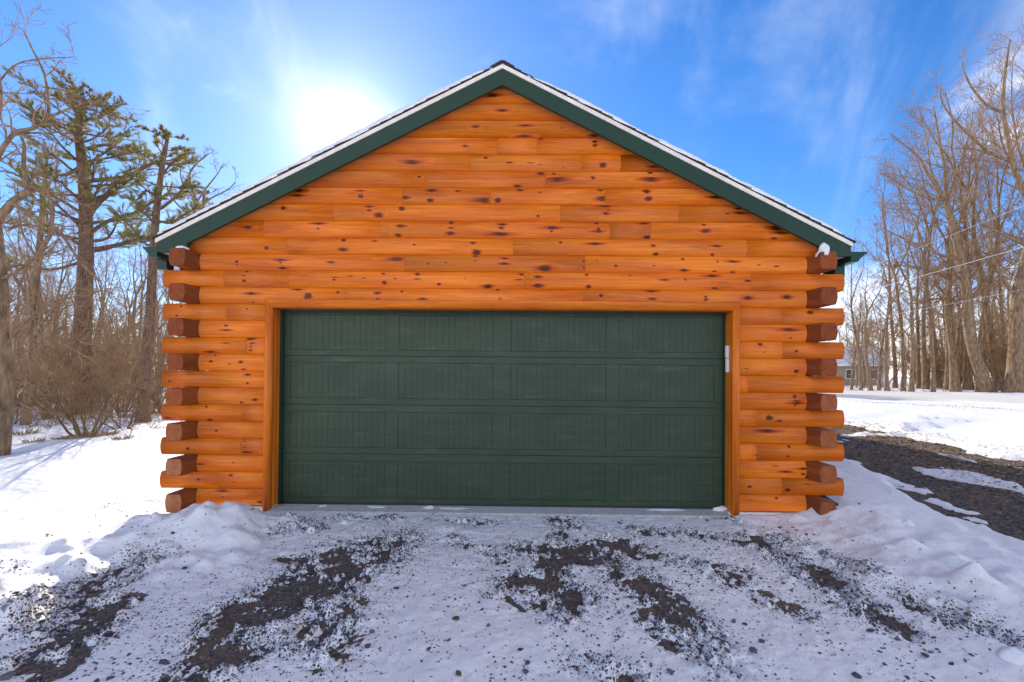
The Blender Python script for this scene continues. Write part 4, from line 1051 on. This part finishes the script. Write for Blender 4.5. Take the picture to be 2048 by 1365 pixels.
GR = 'bare trees in the wood right of the road'; GLf = 'bare trees in the wood left of the garage'
LR = 'bare tree standing in the back rows of the right wood'; LL = 'bare slim tree deep in the shady wood on the left'
protos = []
specs = [(15, .20, 1, dict(limbs=10, fork=.50, first=.30, cnt=(5, 4), minr=.007)), (17, .24, 2, dict(limbs=12, fork=.45, first=.28, cnt=(5, 4), minr=.007)),
         (13, .14, 3, dict(limbs=9, fork=.60, first=.25, cnt=(5, 4), minr=.006)), (11, .10, 4, dict(limbs=11, fork=.55, first=.2, cnt=(5, 3), minr=.006)), (16, .17, 5, dict(limbs=9, fork=.62, first=.4, cnt=(5, 4), minr=.007))]
for sp in specs: protos.append(bare_tree(sp[0], sp[1], sp[2], **sp[3]))
used = {}
def place(pi, loc, rz, s, label, group, name='bare_tree'):
    if pi not in used:
        used[pi] = thing_tree(name, protos[pi][0], protos[pi][1], loc, rz, label, group); used[pi].scale = (s[0], s[0], s[1]); return used[pi]
    return dup(used[pi], loc, rz, s, label, group)
rt = random.Random(77)
# right wood: positions along the far side of the road and behind
def ground_far(px, dist): 
    d = ray(px, 750); d = d/d[1]; return CAM + d*dist     # horizontal placement at depth dist
# (photo x of the foot, depth, prototype, trunk width px, top y)
RIGHT = [(1703,27,3,5,560),(1722,26,3,6,470),(1742,24,2,8,520),(1758,27,3,6,440),(1775,24,2,9,500),(1790,30,2,7,330),(1806,25,3,8,380),(1822,24,2,8,430),(1838,28,3,7,360),(1851,27,4,9,280),
         (1866,24,3,7,300),(1880,30,4,8,330),(1897,26,0,12,250),(1912,25,3,7,350),(1938,26,0,14,200),(1955,24,3,7,280),(1966,28,4,9,190),(1998,26,4,13,180),(2010,30,3,8,220),(2060,27,4,12,140),(2085,25,0,14,120),(2110,30,1,14,100),(2150,27,1,16,90),(2200,28,0,14,110)]
ORD = 'first second third fourth fifth sixth seventh eighth ninth tenth eleventh twelfth thirteenth fourteenth fifteenth sixteenth seventeenth eighteenth nineteenth twentieth twenty-first twenty-second twenty-third twenty-fourth'.split(); nth = 0
for (px, dep, pi, wpx, ty) in sorted(RIGHT):
    p = ground_far(px, dep); H = (752-ty)/FPX*dep+.9; T_ = specs[pi]
    sc = H/(T_[0]*.98); rw = wpx*0.5/FPX*dep/T_[1]
    s = (max(.55*sc, min(rw, 1.25*sc)), sc)
    nth += 1; sz = 'stout' if wpx >= 12 else 'slim' if wpx <= 7 else 'medium'
    place(pi, (p[0], p[1], zat(p[0], p[1])-.03), rt.uniform(0, 6.28), s, '%s bare tree, %s from the garage in the front row beyond the road' % (sz, ORD[nth-1]), GR)
for _ in range(30):
    dep = rt.uniform(30, 62); px = rt.uniform(1690, 2080+dep*2); p = ground_far(px, dep); pi = rt.choice([0, 1, 2, 3, 3, 4, 4])
    ty = 640-(px-1690)*.75 if px < 2048 else 380
    H = min(max((752-ty)/FPX*dep*rt.uniform(.7, 1.0), 7), 17); sc = H/specs[pi][0]
    place(pi, (p[0], p[1], zat(p[0], p[1])-.03), rt.uniform(0, 6.28), (sc*rt.uniform(.75, 1.0), sc), LR, GR)
# three big oaks that stand out on the right
def trace(px_pts, dep, rg, wob=.25):
    """limb drawn through the points it passes in the photo, at true depth dep (wandering a little nearer and farther)"""
    out = []; dy = 0
    for i, (x, y) in enumerate(px_pts):
        dy += rg.uniform(-wob, wob) if i else 0
        d = ray(x, y); d = d/d[1]; p = CAM+d*(dep+dy); out.append(p)
    return out
def smooth(pts, sub=3):
    P = [pts[0]]+list(pts)+[pts[-1]]; o = []
    for i in range(1, len(P)-2):
        for k in range(sub):
            t = k/sub; a, b, c, d = P[i-1], P[i], P[i+1], P[i+2]
            o.append(.5*((2*b)+(-a+c)*t+(2*a-5*b+4*c-d)*t*t+(-a+3*b-3*c+d)*t**3))
    o.append(pts[-1]); return o
def sketch_tree(name, dep, trunk, limbs, seed, label, bark=None, twigm=None, cnt=(5, 4), minr=.006, dens=2.2, wob=.25, leafm=None, group=None, up=.04, twl=.42):
    rg = random.Random(seed); foot = ray(trunk[0][0][0], 750); foot = foot/foot[1]; f = CAM+foot*dep; fz = zat(f[0], f[1])
    T = MB(); Cn = MB(); ends = []
    org = np.array([f[0], f[1], fz])
    def loc(pts): return [tuple(q-org) for q in pts]
    def radii(w0, w1, n): return [(w0+(w1-w0)*i/(n-1))*.5/FPX*dep for i in range(n)]
    tp = trace(trunk[0], dep, rg, .08); tp[0] = org+np.array([0, 0, -.25]); P = loc(smooth(tp)); R = radii(trunk[1], trunk[2], len(P)); R[0] *= 1.6; R[1] *= 1.25; R[2] *= 1.08
    T.tube(P, R, 10); allp = [(P, R, 0)]
    for (pp, w0, w1) in limbs:
        tr = trace(pp, dep, rg, wob)
        # start the limb on the nearest point of what is already built
        s0 = tr[0]-org; best = None
        for (Q, RR, _) in allp:
            for q in Q:
                e = (q[0]-s0[0])**2+(q[2]-s0[2])**2
                if best is None or e < best[0]: best = (e, q)
        sh = best[1][1]-s0[1]
        tr = [q+np.array([0, sh, 0]) for q in tr]
        if best[0] < .6: tr[0] = np.array(best[1])+org
        P = loc(smooth(tr)); R = radii(w0, w1, len(P)); T.tube(P, R, 6, cap=False); allp.append((P, R, 1))
    for (P, R, lv) in allp:
        L = sum(math.dist(a, b) for a, b in zip(P, P[1:]))
        if lv == 0: rng_t = (.45, 1)
        else: rng_t = (.12, 1)
        nn = max(3, int(L*dens))
        for k in range(nn):
            t = rng_t[0]+(rng_t[1]-rng_t[0])*(k+rg.random())/nn; p, dq, r = pick(P, R, min(t, .999)); dd = side_dir(dq, rg.uniform(.4, 1.0), rg)
            l3 = min(L*.55, dep*.11)*rg.uniform(.4, 1.0)*(1.2-.5*t)*twl/.42; r3 = max(min(r*.5, .02), minr*1.2)
            P3, R3, _ = wander(p, dd, l3, r3, minr, 5, rg, .19, up); Cn.tube(P3, R3, 4, cap=False)
            twigs(Cn, P3, R3, l3, 0, rg, cnt, minr, ends, .15, up)
    o = thing_tree(name, T, Cn, tuple(org), 0, label, group, bark, twigm)
    return o, ends, allp
oakA = sketch_tree('oak_tree', 23.5, ([(1978,798),(1960,740),(1942,680),(1935,600),(1922,520),(1900,430),(1893,400)], 22, 9),
  [([(1893,400),(1885,340),(1876,300),(1868,250),(1862,215)], 7, 2), ([(1893,400),(1850,350),(1835,320),(1800,290),(1775,270)], 6, 2), ([(1900,405),(1905,350),(1898,300),(1900,250),(1885,190)], 5, 2),
   ([(1922,520),(1880,515),(1850,500),(1800,480),(1760,460)], 6, 2), ([(1886,405),(1850,398),(1810,380),(1780,360),(1757,350)], 5, 2), ([(1940,640),(1900,640),(1860,620),(1820,600)], 5, 2), ([(1935,610),(1960,570),(1990,520),(2020,490)], 7, 2), ([(1905,440),(1930,400),(1950,340)], 5, 2)],
  201, 'tall bare oak with a curved trunk, the thickest in front of the right wood', minr=.008, dens=1.0, cnt=(5, 4), twl=.36)
oakB = sketch_tree('oak_tree', 22.5, ([(2033,800),(2035,700),(2038,600),(2055,520),(2065,450),(2058,400)], 30, 14),
  [([(2058,400),(2030,340),(2020,290),(2008,225),(2010,160),(2018,100),(2022,78)], 12, 2), ([(2008,225),(1990,200),(1960,165),(1945,135),(1940,112)], 6, 2), ([(2022,330),(1990,300),(1955,270),(1920,235),(1895,200),(1890,170)], 7, 2), ([(2040,600),(2010,560),(1980,500),(1960,440)], 8, 2),
   ([(2050,500),(2010,470),(1970,450),(1930,420),(1900,400)], 6, 2), ([(2060,400),(2090,330),(2100,250),(2110,150)], 10, 3), ([(2000,310),(1960,290),(1920,290)], 4, 1.5)],
  202, 'tall bare oak at the right picture edge whose forked top reaches highest', minr=.008, dens=1.0, cnt=(5, 4), twl=.36)
oakC, endsC, _ = sketch_tree('oak_tree', 24.5, ([(1911,792),(1905,700),(1895,620),(1900,560)], 14, 8),
  [([(1900,560),(1870,545),(1830,535),(1790,530)], 6, 2), ([(1900,570),(1930,540),(1960,520),(1985,515)], 6, 2), ([(1897,600),(1860,600),(1820,610)], 5, 2), ([(1900,560),(1905,500),(1890,450)], 5, 2)],
  203, 'bare oak still holding rusty brown leaves on its low boughs in the right wood', minr=.007, dens=1.1, cnt=(5, 4), twl=.36)
def leaf_quads(ends, n, size, rg, mat, parent, name='leaves'):
    V = []; F = []
    for _ in range(n):
        P = rg.choice(ends); p = P[rg.randrange(1, len(P))]
        a = rg.uniform(0, 6.28); b = rg.uniform(-1, 1); u = np.array([math.cos(a), math.sin(a), b*.5])*size*rg.uniform(.6, 1.2); w = np.array([-math.sin(a)*.5, math.cos(a)*.5, rg.uniform(-1, 1)])*size*.6
        c = np.array(p)+np.array([rg.uniform(-.04, .04) for _ in range(3)]); b0 = len(V); V += [c-u, c-w*.8, c+u, c+w]; F.append((b0, b0+1, b0+2, b0+3))
    o = link(name, np_mesh(name, V, F, mat, smooth=False), parent); return o
lv = leaf_quads(endsC, 1500, .05, random.Random(5), m_leaf, oakC)

# left: traced foreground trees
t0 = sketch_tree('bare_tree', 7.4, ([(-6,925),(8,800),(4,650),(-4,520),(-14,430)], 30, 22),
  [([(-12,440),(22,406),(51,385),(56,366),(46,340),(47,293),(40,272)], 16, 5), ([(-14,450),(-20,350),(22,271),(66,256),(99,234),(139,216),(170,205)], 11, 3), ([(85,240),(88,216),(81,147),(55,92),(37,55)], 7, 2), ([(47,293),(60,270),(110,270),(150,260)], 5, 2),
   ([(-20,360),(0,290),(22,225),(15,150),(-5,90)], 9, 3), ([(5,140),(18,121),(70,110),(139,106)], 4, 1.5), ([(56,366),(80,375),(110,390),(160,405)], 6, 2), ([(22,406),(60,430),(110,460),(150,520),(190,560)], 9, 3), ([(0,560),(40,540),(90,500),(120,480)], 7, 2),
   ([(5,700),(50,640),(110,600),(180,590)], 6, 2), ([(6,740),(60,700),(130,690),(200,660)], 5, 2), ([(81,147),(110,165),(140,180),(175,190),(200,165)], 4, 1.5)],
  211, 'big bare tree cut by the left picture edge with long curling limbs', minr=.0035, dens=3.6, cnt=(5, 4), wob=.22, twl=.5)

def pine(name, dep, trunk, limbs, seed, label, boughs=26, top=190, tuft=.11, first=.30, spread=1.0, ntuft=7, dens=1.0, group=None):
    rg = random.Random(seed); foot = ray(trunk[0][0][0], 750); foot = foot/foot[1]; f = CAM+foot*dep; fz = zat(f[0], f[1]); org = np.array([f[0], f[1], fz])
    T = MB(); Cn = MB(); tips = []
    tp = trace(trunk[0], dep, rg, .05); tp[0] = org+np.array([0, 0, -.25]); P = [tuple(q-org) for q in smooth(tp)]
    R = [(trunk[1]+(trunk[2]-trunk[1])*i/(len(P)-1))*.5/FPX*dep for i in range(len(P))]; R[0] *= 1.5; R[1] *= 1.15
    T.tube(P, R, 12); H = P[-1][2]
    paths = []
    for (pp, w0, w1) in limbs:
        tr = trace(pp, dep, rg, .3); q0 = min(P, key=lambda q: abs(q[2]-(tr[0]-org)[2])); sh = q0[1]-(tr[0]-org)[1]
        L_ = [tuple(q-org+np.array([0, sh, 0])) for q in smooth(tr)]; L_[0] = q0
        RR = [(w0+(w1-w0)*i/(len(L_)-1))*.5/FPX*dep for i in range(len(L_))]; T.tube(L_, RR, 6, cap=False); paths.append((L_, RR))
    for k in range(boughs):
        t = first+(1-first)*(k+rg.random())/boughs; p, dq, r = pick(P, R, min(t, .995))
        l = H*(.05+.27*(1-t)**.75)*rg.uniform(.6, 1.15)*spread; dd = side_dir(dq, rg.uniform(1.15, 1.6), rg, k*2.4+rg.uniform(-.5, .5))
        P2, R2, _ = wander(p, dd, l, max(r*.32, .012), .008, 8, rg, .13, .05); T.tube(P2, R2, 5, cap=False); paths.append((P2, R2))
    for (P2, R2) in paths:
        L = sum(math.dist(a, b) for a, b in zip(P2, P2[1:])); nn = max(5, int(L*7.5*dens))
        for k in range(nn):
            t = .32+.68*(k+rg.random())/nn; p, dq, r = pick(P2, R2, min(t, .999)); dd = side_dir(dq, rg.uniform(.5, 1.1), rg); dd[2] = dd[2]*.45+.12
            l3 = L*rg.uniform(.14, .34)*(1.25-.6*t); P3, R3, _ = wander(p, dd, l3, .010, .005, 4, rg, .17, .07); Cn.tube(P3, R3, 3, cap=False)
            for q in range(ntuft):
                p4, d4, _r = pick(P3, R3, .3+.7*(q+.99)/(ntuft+.0)*.999 if q < ntuft else .99); d5 = side_dir(d4, rg.uniform(.2, .8), rg); d5[2] += .3
                tips.append((p4, d5))
    V = []; F = []
    for (p, d) in tips:
        l = math.sqrt(sum(c*c for c in d)); d = [c/l for c in d]
        for q in range(15):
            e = side_dir(d, rg.uniform(.15, 1.0), rg); ln = tuft*rg.uniform(.7, 1.2); w = side_dir(e, 1.57, rg); hw = tuft*.036
            b0 = len(V); V += [(p[0]-w[0]*hw, p[1]-w[1]*hw, p[2]-w[2]*hw), (p[0]+w[0]*hw, p[1]+w[1]*hw, p[2]+w[2]*hw), (p[0]+e[0]*ln, p[1]+e[1]*ln, p[2]+e[2]*ln)]; F.append((b0, b0+1, b0+2))
    root = empty(name, tuple(org)); prop(root, label, 'tree', group)
    T.obj('trunk', m_pbark, root); prop(Cn.obj('twigs', m_twig, root), kind='stuff'); link('needles', np_mesh('needles', V, F, m_needle, smooth=False), root)
    return root, len(tips)
pn1 = pine('pine_tree', 14.4, ([(158,830),(163,700),(170,560),(172,440),(165,330),(156,255),(166,215),(168,195)], 36, 5),
  [([(176,425),(200,400),(218,385),(236,358)], 15, 8), ([(165,330),(130,350),(95,345),(60,350)], 8, 3), ([(172,470),(220,440),(270,425),(310,400),(345,385)], 8, 3), ([(172,500),(230,490),(280,478),(320,480)], 7, 3), ([(168,430),(120,400),(80,380),(55,368)], 7, 3), ([(236,358),(270,345),(310,325),(350,330),(375,325)], 8, 3), ([(165,300),(210,290),(250,300),(290,310)], 7, 2), ([(170,480),(120,470),(60,450),(20,455)], 7, 3), ([(172,520),(100,540),(40,530),(0,545)], 6, 3)],
  301, 'largest pine on the left with a thick trunk and ragged flat boughs', boughs=50, first=.34, spread=1.0, tuft=.125, dens=1.5)
pn2 = pine('pine_tree', 12.6, ([(287,846),(290,760),(300,640),(306,520),(313,420),(322,350),(332,290),(337,270)], 24, 4),
  [([(313,420),(340,400),(360,380),(378,362)], 7, 2), ([(316,400),(290,380),(270,400),(250,395)], 6, 2), ([(310,440),(340,445),(370,425),(390,415)], 6, 2), ([(322,350),(345,325),(365,315)], 5, 2), ([(310,470),(280,475),(255,470)], 5, 2), ([(308,510),(350,500),(390,480)], 5, 2)],
  302, 'smaller pine just left of the garage eave with a slim leaning trunk', boughs=26, first=.42, spread=.66, tuft=.115, dens=1.4)
t4 = sketch_tree('bare_tree', 17.0, ([(378,800),(380,650),(385,520),(388,440),(392,400)], 12, 6),
  [([(392,400),(385,360),(398,335),(415,320),(425,312)], 5, 1.5), ([(390,410),(420,380),(440,355),(452,335)], 4, 1.5), ([(392,400),(372,370),(368,340)], 3, 1.5), ([(395,420),(430,400),(460,385),(478,368)], 4, 1.5), ([(388,440),(350,400),(340,370)], 4, 1.5)],
  213, 'bare tree rising just behind the left eave with a fan of twigs', minr=.005, dens=2.4, cnt=(6, 4), wob=.3, twl=.33)
t5 = sketch_tree('bare_tree', 11.5, ([(52,850),(58,760),(62,690),(60,600),(75,520),(100,470)], 13, 8),
  [([(62,690),(90,640),(130,600),(160,560)], 6, 2), ([(60,600),(30,550),(10,500),(0,440)], 7, 2), ([(100,470),(110,420),(100,380),(120,330),(118,300)], 8, 2), ([(75,520),(50,470),(40,420)], 5, 2)],
  214, 'slim bare tree between the big edge tree and the large pine', minr=.0045, dens=2.4, cnt=(5, 4), wob=.3, twl=.42)
pn3 = pine('pine_tree', 19.0, ([(60,800),(66,650),(80,480),(90,360),(95,300)], 16, 4), [], 303, 'thin pine behind the large one seen through its boughs near the left edge', boughs=20, first=.5, spread=.75, tuft=.15, dens=.6, ntuft=4)
pn4 = pine('pine_tree', 24.0, ([(395,790),(398,650),(402,520),(405,440),(408,385)], 13, 4), [], 304, 'pine farthest back, its top just above the left roof edge', boughs=20, first=.45, spread=.6, tuft=.17, dens=.6, ntuft=4)

# multi-stemmed shrubs
def shrub_mb(seed, H=2.6, stems=9, spread=.55, minr=.004, cnt=(5, 4)):
    rg = random.Random(seed); T = MB(); Cn = MB()
    for k in range(stems):
        a = k*2.4+rg.uniform(-.4, .4); dd = (math.cos(a)*spread*rg.uniform(.3, 1.2), math.sin(a)*spread*rg.uniform(.3, 1.2), 1)
        l = H*rg.uniform(.6, 1.1); r = rg.uniform(.012, .028)*H/2.6
        P, R, _ = wander((math.cos(a)*.08, math.sin(a)*.08, -.1), dd, l, r, r*.3, 8, rg, .13, .0); T.tube(P, R, 5, cap=False)
        twigs(Cn, P, R, l*.62, 0, rg, (9,)+cnt, minr, None, .2, .02)
    return T, Cn
sA, sB, sC = shrub_mb(401, 3.0, 11, .62), shrub_mb(402, 2.4, 8, .8, cnt=(5, 3)), shrub_mb(403, 3.6, 7, .4, cnt=(5, 3))
def ground_pt(px, py): 
    p = at_z(px, py, 0)
    for _ in range(8): p = at_z(px, py, zat(p[0], p[1]))
    return p
p = ground_pt(172, 872); main_shrub = empty('shrub', (p[0], p[1], p[2]-.02)); prop(main_shrub, 'many-stemmed leafless shrub with leaning stems before the large pine', 'shrub')
nst = 9*5      # every stem of this shrub is its own mesh
nf_ = 5*8
for k in range(11):
    st_ = MB(); st_.v = sA[0].v[k*45:(k+1)*45]; st_.f = [tuple(i-k*45 for i in f) for f in sA[0].f[k*nf_:(k+1)*nf_]]; st_.mi = [0]*nf_; st_.sm = [True]*nf_
    st_.obj('stem', m_bark, main_shrub)
prop(sA[1].obj('twigs', m_twig, main_shrub), kind='stuff')
shr = [main_shrub]
LSH = 'tangled leafless shrub in the undergrowth of the left wood'; GSH = 'leafless shrubs in the left wood'
for i, (mb2) in enumerate((sB, sC)):
    px, py = ((235, 835), (95, 838))[i]; p = ground_pt(px, py); o = empty('shrub', (p[0], p[1], p[2]-.02)); prop(o, LSH, 'shrub', GSH)
    mb2[0].obj('stems', m_bark, o); prop(mb2[1].obj('twigs', m_twig, o), kind='stuff'); shr.append(o)
def dup_shrub(i, p, s, lab=LSH, grp=GSH):
    r = dup(shr[i], (p[0], p[1], p[2]-.02), rt.uniform(0, 6.28), (s, s), lab, grp); return r
for i in range(24):
    dep = rt.uniform(14.5, 26); px = rt.uniform(-60, 330); q = ground_far(px, dep); dup_shrub(rt.choice([1, 2, 2]), (q[0], q[1], zat(q[0], q[1])), rt.uniform(.7, 1.15))
for px, dep, s in ((250, 11.0, .8), (300, 15, .9), (20, 11.5, .8), (330, 16, .9)):
    q = ground_far(px, dep); dup_shrub(1, (q[0], q[1], zat(q[0], q[1])), s)
LSR = 'thin leafless sapling thicket at the edge of the right wood'; GSR = 'sapling thickets along the road'
for i in range(22):
    dep = rt.uniform(23.5, 36); px = rt.uniform(1690, 2110); q = ground_far(px, dep); dup_shrub(rt.choice([1, 2, 2, 2]), (q[0], q[1], zat(q[0], q[1])), rt.uniform(.8, 1.6), LSR, GSR)
# left wood trunks
for _ in range(52):
    dep = 17+33*rt.random(); px = rt.uniform(-150, 440); p = ground_far(px, dep); pi = rt.choice([2, 3, 3, 4, 0])
    H = min(7.5+dep*.10, 12)*rt.uniform(.75, 1.05); sc = H/specs[pi][0]
    if px > 330: sc *= .75
    place(pi, (p[0], p[1], zat(p[0], p[1])-.03), rt.uniform(0, 6.28), (sc*rt.uniform(.9, 1.2), sc), LL, GLf)
# far-off wood behind both sides, one mass
def far_wood():
    V = []; rg = random.Random(9); mb = MB()
    for _ in range(430):
        px = rg.choice([rg.uniform(-500, 470), rg.uniform(-250, 470), rg.uniform(470, 1660), rg.uniform(1660, 2500), rg.uniform(1660, 2300)])
        dep = rg.uniform(48, 105); p = ground_far(px, dep); z = zat(p[0], p[1])-.1; H = rg.uniform(6, 11) if px < 600 else rg.uniform(7, 13)
        P, R, d = wander((p[0], p[1], z), (rg.uniform(-.08, .08), rg.uniform(-.08, .08), 1), H*.9, rg.uniform(.08, .2), .03, 5, rg, .05, .05); mb.tube(P, R, 4, cap=False)
        for k in range(13):
            q, dq, r = pick(P, R, rg.uniform(.15, .99)); dd = side_dir(dq, rg.uniform(.5, 1.1), rg); P2, R2, _ = wander(q, dd, H*rg.uniform(.12, .30), .03, .015, 3, rg, .2, .08); mb.tube(P2, R2, 3, cap=False)
            for k2 in range(5):
                q, dq, r = pick(P2, R2, rg.uniform(.2, .99)); dd = side_dir(dq, rg.uniform(.5, 1.1), rg); P3, R3, _ = wander(q, dd, H*rg.uniform(.06, .13), .016, .010, 2, rg, .2, .05); mb.tube(P3, R3, 3, cap=False)
    o = mb.obj('distant_woods', m_twig); prop(o, 'far-off bare woodland closing the view behind the nearer trees', 'woods', None, 'stuff')
far_wood()
def under():
    mb = MB(); rg = random.Random(19)
    for side in (0, 1):
        for _ in range(1500 if side == 0 else 500):
            dep = (10.5+26*rg.random()) if side == 0 else rg.uniform(23, 55); px = rg.uniform(-80, 330) if side == 0 else rg.uniform(1685, 2090)
            p = ground_far(px, dep); z = zat(p[0], p[1]) if False else float(g_base(p[0], p[1]))+.07
            for k in range(3):
                P, R, _ = wander((p[0], p[1], z), (rg.gauss(0, .6), rg.gauss(0, .6), rg.uniform(.3, 1)), rg.uniform(.15, .7), .006, .003, 3, rg, .25, -.03); mb.tube(P, R, 3, cap=False)
    o = mb.obj('undergrowth', m_twig); prop(o, 'low brushy twigs and stalks poking through the snow under the trees', 'undergrowth', None, 'stuff')
under()
# dry grass tufts
def tuft(px, py, w, h, n, seed, lab, grp=None):
    p = ground_pt(px, py); rg = random.Random(seed); V = []; F = []
    for _ in range(n):
        a = rg.uniform(0, 6.28); rr = w*math.sqrt(rg.random()); b = np.array([rr*math.cos(a), rr*math.sin(a), 0]); l = h*rg.uniform(.3, .8)
        t = np.array([math.cos(a)*l*rg.uniform(.2, .9), math.sin(a)*l*rg.uniform(.2, .9), l*rg.uniform(.4, 1)]); s = np.array([-math.sin(a), math.cos(a), 0])*.006
        b0 = len(V); V += [b-s, b+s, b+t*.6+s*.7+np.array([0, 0, l*.12]), b+t]; F.append((b0, b0+1, b0+2, b0+3))
    o = link('grass_tuft', np_mesh('grass_tuft', V, F, m_drygrass, smooth=False)); o.location = (p[0], p[1], p[2]-.02); prop(o, lab, 'grass tuft', grp)
tuft(95, 808, .9, .55, 900, 1, 'wide orange clump of dry grass between the left trunks'); tuft(200, 872, .25, .25, 220, 2, 'dry grass clump at the foot of the leaning shrub stems'); tuft(245, 878, .14, .16, 120, 3, 'small dry grass tuft between shrub and slim pine')
tuft(45, 868, .22, .2, 160, 4, 'low brown tuft left of the leaning shrub'); tuft(66, 885, .12, .2, 90, 5, 'small dark tuft nearest the big edge tree'); tuft(300, 800, .6, .3, 260, 6, 'faded grass clump behind the slim pine'); tuft(320, 857, .12, .1, 60, 7, 'tiny brown tuft beside the lower left logs')
tuft(135, 878, .20, .18, 160, 8, 'brown clump left of the shrub stems in the snow')

for i in range(16):
    px = rt.uniform(-20, 325); tuft(px, rt.uniform(792, 838), rt.uniform(.15, .5), rt.uniform(.15, .3), 110, 20+i, 'low tan grass tuft poking from the snow among the left trees', 'tan grass tufts among the left trees')
R0, R1 = ground_pt(1690, 803), ground_pt(2048, 825)
def litter():
    rg = random.Random(31); V = []; F = []
    for _ in range(11000):
        if rg.random() < .88:
            y = rg.uniform(-1, 9); x = float(edge_x(far_edge, y)) + rg.gauss(-.45, .28)
        else:
            t_ = rg.random(); p = R0*(1-t_)+R1*t_; x, y = p[0]+rg.gauss(0, .25), p[1]+rg.gauss(0, .25)
        z = max(zat1(x, y), float(g_base(x, y)))+.008; a = rg.uniform(0, 6.28); l = rg.uniform(.008, .026); w = rg.uniform(.003, .009)
        u = np.array([math.cos(a)*l, math.sin(a)*l, rg.uniform(-.3, .3)*l]); v = np.array([-math.sin(a)*w, math.cos(a)*w, rg.uniform(-.5, .8)*w]); c = np.array([x, y, z]); b0 = len(V)
        V += [c-u, c-v, c+u, c+v]; F.append((b0, b0+1, b0+2, b0+3))
    o = link('dry_litter', np_mesh('dry_litter', V, F, m_drygrass, smooth=False)); prop(o, 'tan dry grass and leaf bits along the far edge of the driveway', 'leaf litter', None, 'stuff')
_lx = np.linspace(3, 12, 181); _ly = np.linspace(-2, 10, 241); _LX, _LY = np.meshgrid(_lx, _ly); _LZ = snow_z(_LX.ravel(), _LY.ravel()).reshape(_LX.shape)
def zat1(x, y):
    i = int(round((x-3)/.05)); j = int(round((y+2)/.05))
    return float(_LZ[j, i]) if 0 <= i < 181 and 0 <= j < 241 else float(g_base(x, y))+.10
litter()

# ------------------------------------------------------------ house behind the right trees
def house():
    dep = 46; c = ground_far(1726, dep); z = zat(c[0], c[1]); root = empty('house', (c[0], c[1], z), -.15); prop(root, 'tan house with snow-covered roof half hidden behind the right wood', 'house')
    MB().box(-4.2, 2.2, 0, 5, -.3, 2.1).obj('wall', m_tanwall, root)
    mb = MB(); mb.prism([(-.5, 2.0), (2.5, 4.0), (5.5, 2.0), (5.5, 2.15), (2.5, 4.2), (-.5, 2.15)], lambda a, b, d: (d, a, b), -4.6, 2.6); mb.obj('roof', m_snow_clean, root)
    for x in (-3.4, -1.6, .4):
        f = MB().box(x, x+.9, -.05, -.003, .7, 1.7).obj('window', m_white, root); MB().box(x+.07, x+.83, -.06, -.052, .78, 1.62).obj('pane', m_glass_dark, f)
    MB().box(1.2, 2.0, -.04, -.003, 0, 1.8).obj('door', m_white, root)
house()
# service wires
def wire(pts, r, lab):
    A, B = np.array(pts[0]), np.array(pts[1]); P = []
    for i in range(25):
        t = i/24; q = A*(1-t)+B*t; q[2] -= pts[2]*4*t*(1-t); P.append(tuple(q))
    mb = MB(); mb.tube(P, [r]*25, 5); o = mb.obj('service_wire', m_wire); prop(o, lab, 'wire', 'service wires')
def depth_pt(px, py, dep): d = ray(px, py); d = d/d[1]; return CAM+d*dep
wire((depth_pt(1560, 625, 18), depth_pt(2210, 445, 14), .10), .007, 'thick white service wire crossing before the right trees, middle of the three')
wire((depth_pt(1560, 597, 20), depth_pt(2160, 365, 15), .12), .0045, 'thin upper service wire crossing before the right trees')
wire((depth_pt(1560, 668, 22), depth_pt(2210, 545, 17), .10), .004, 'thin lowest service wire crossing before the right trees')
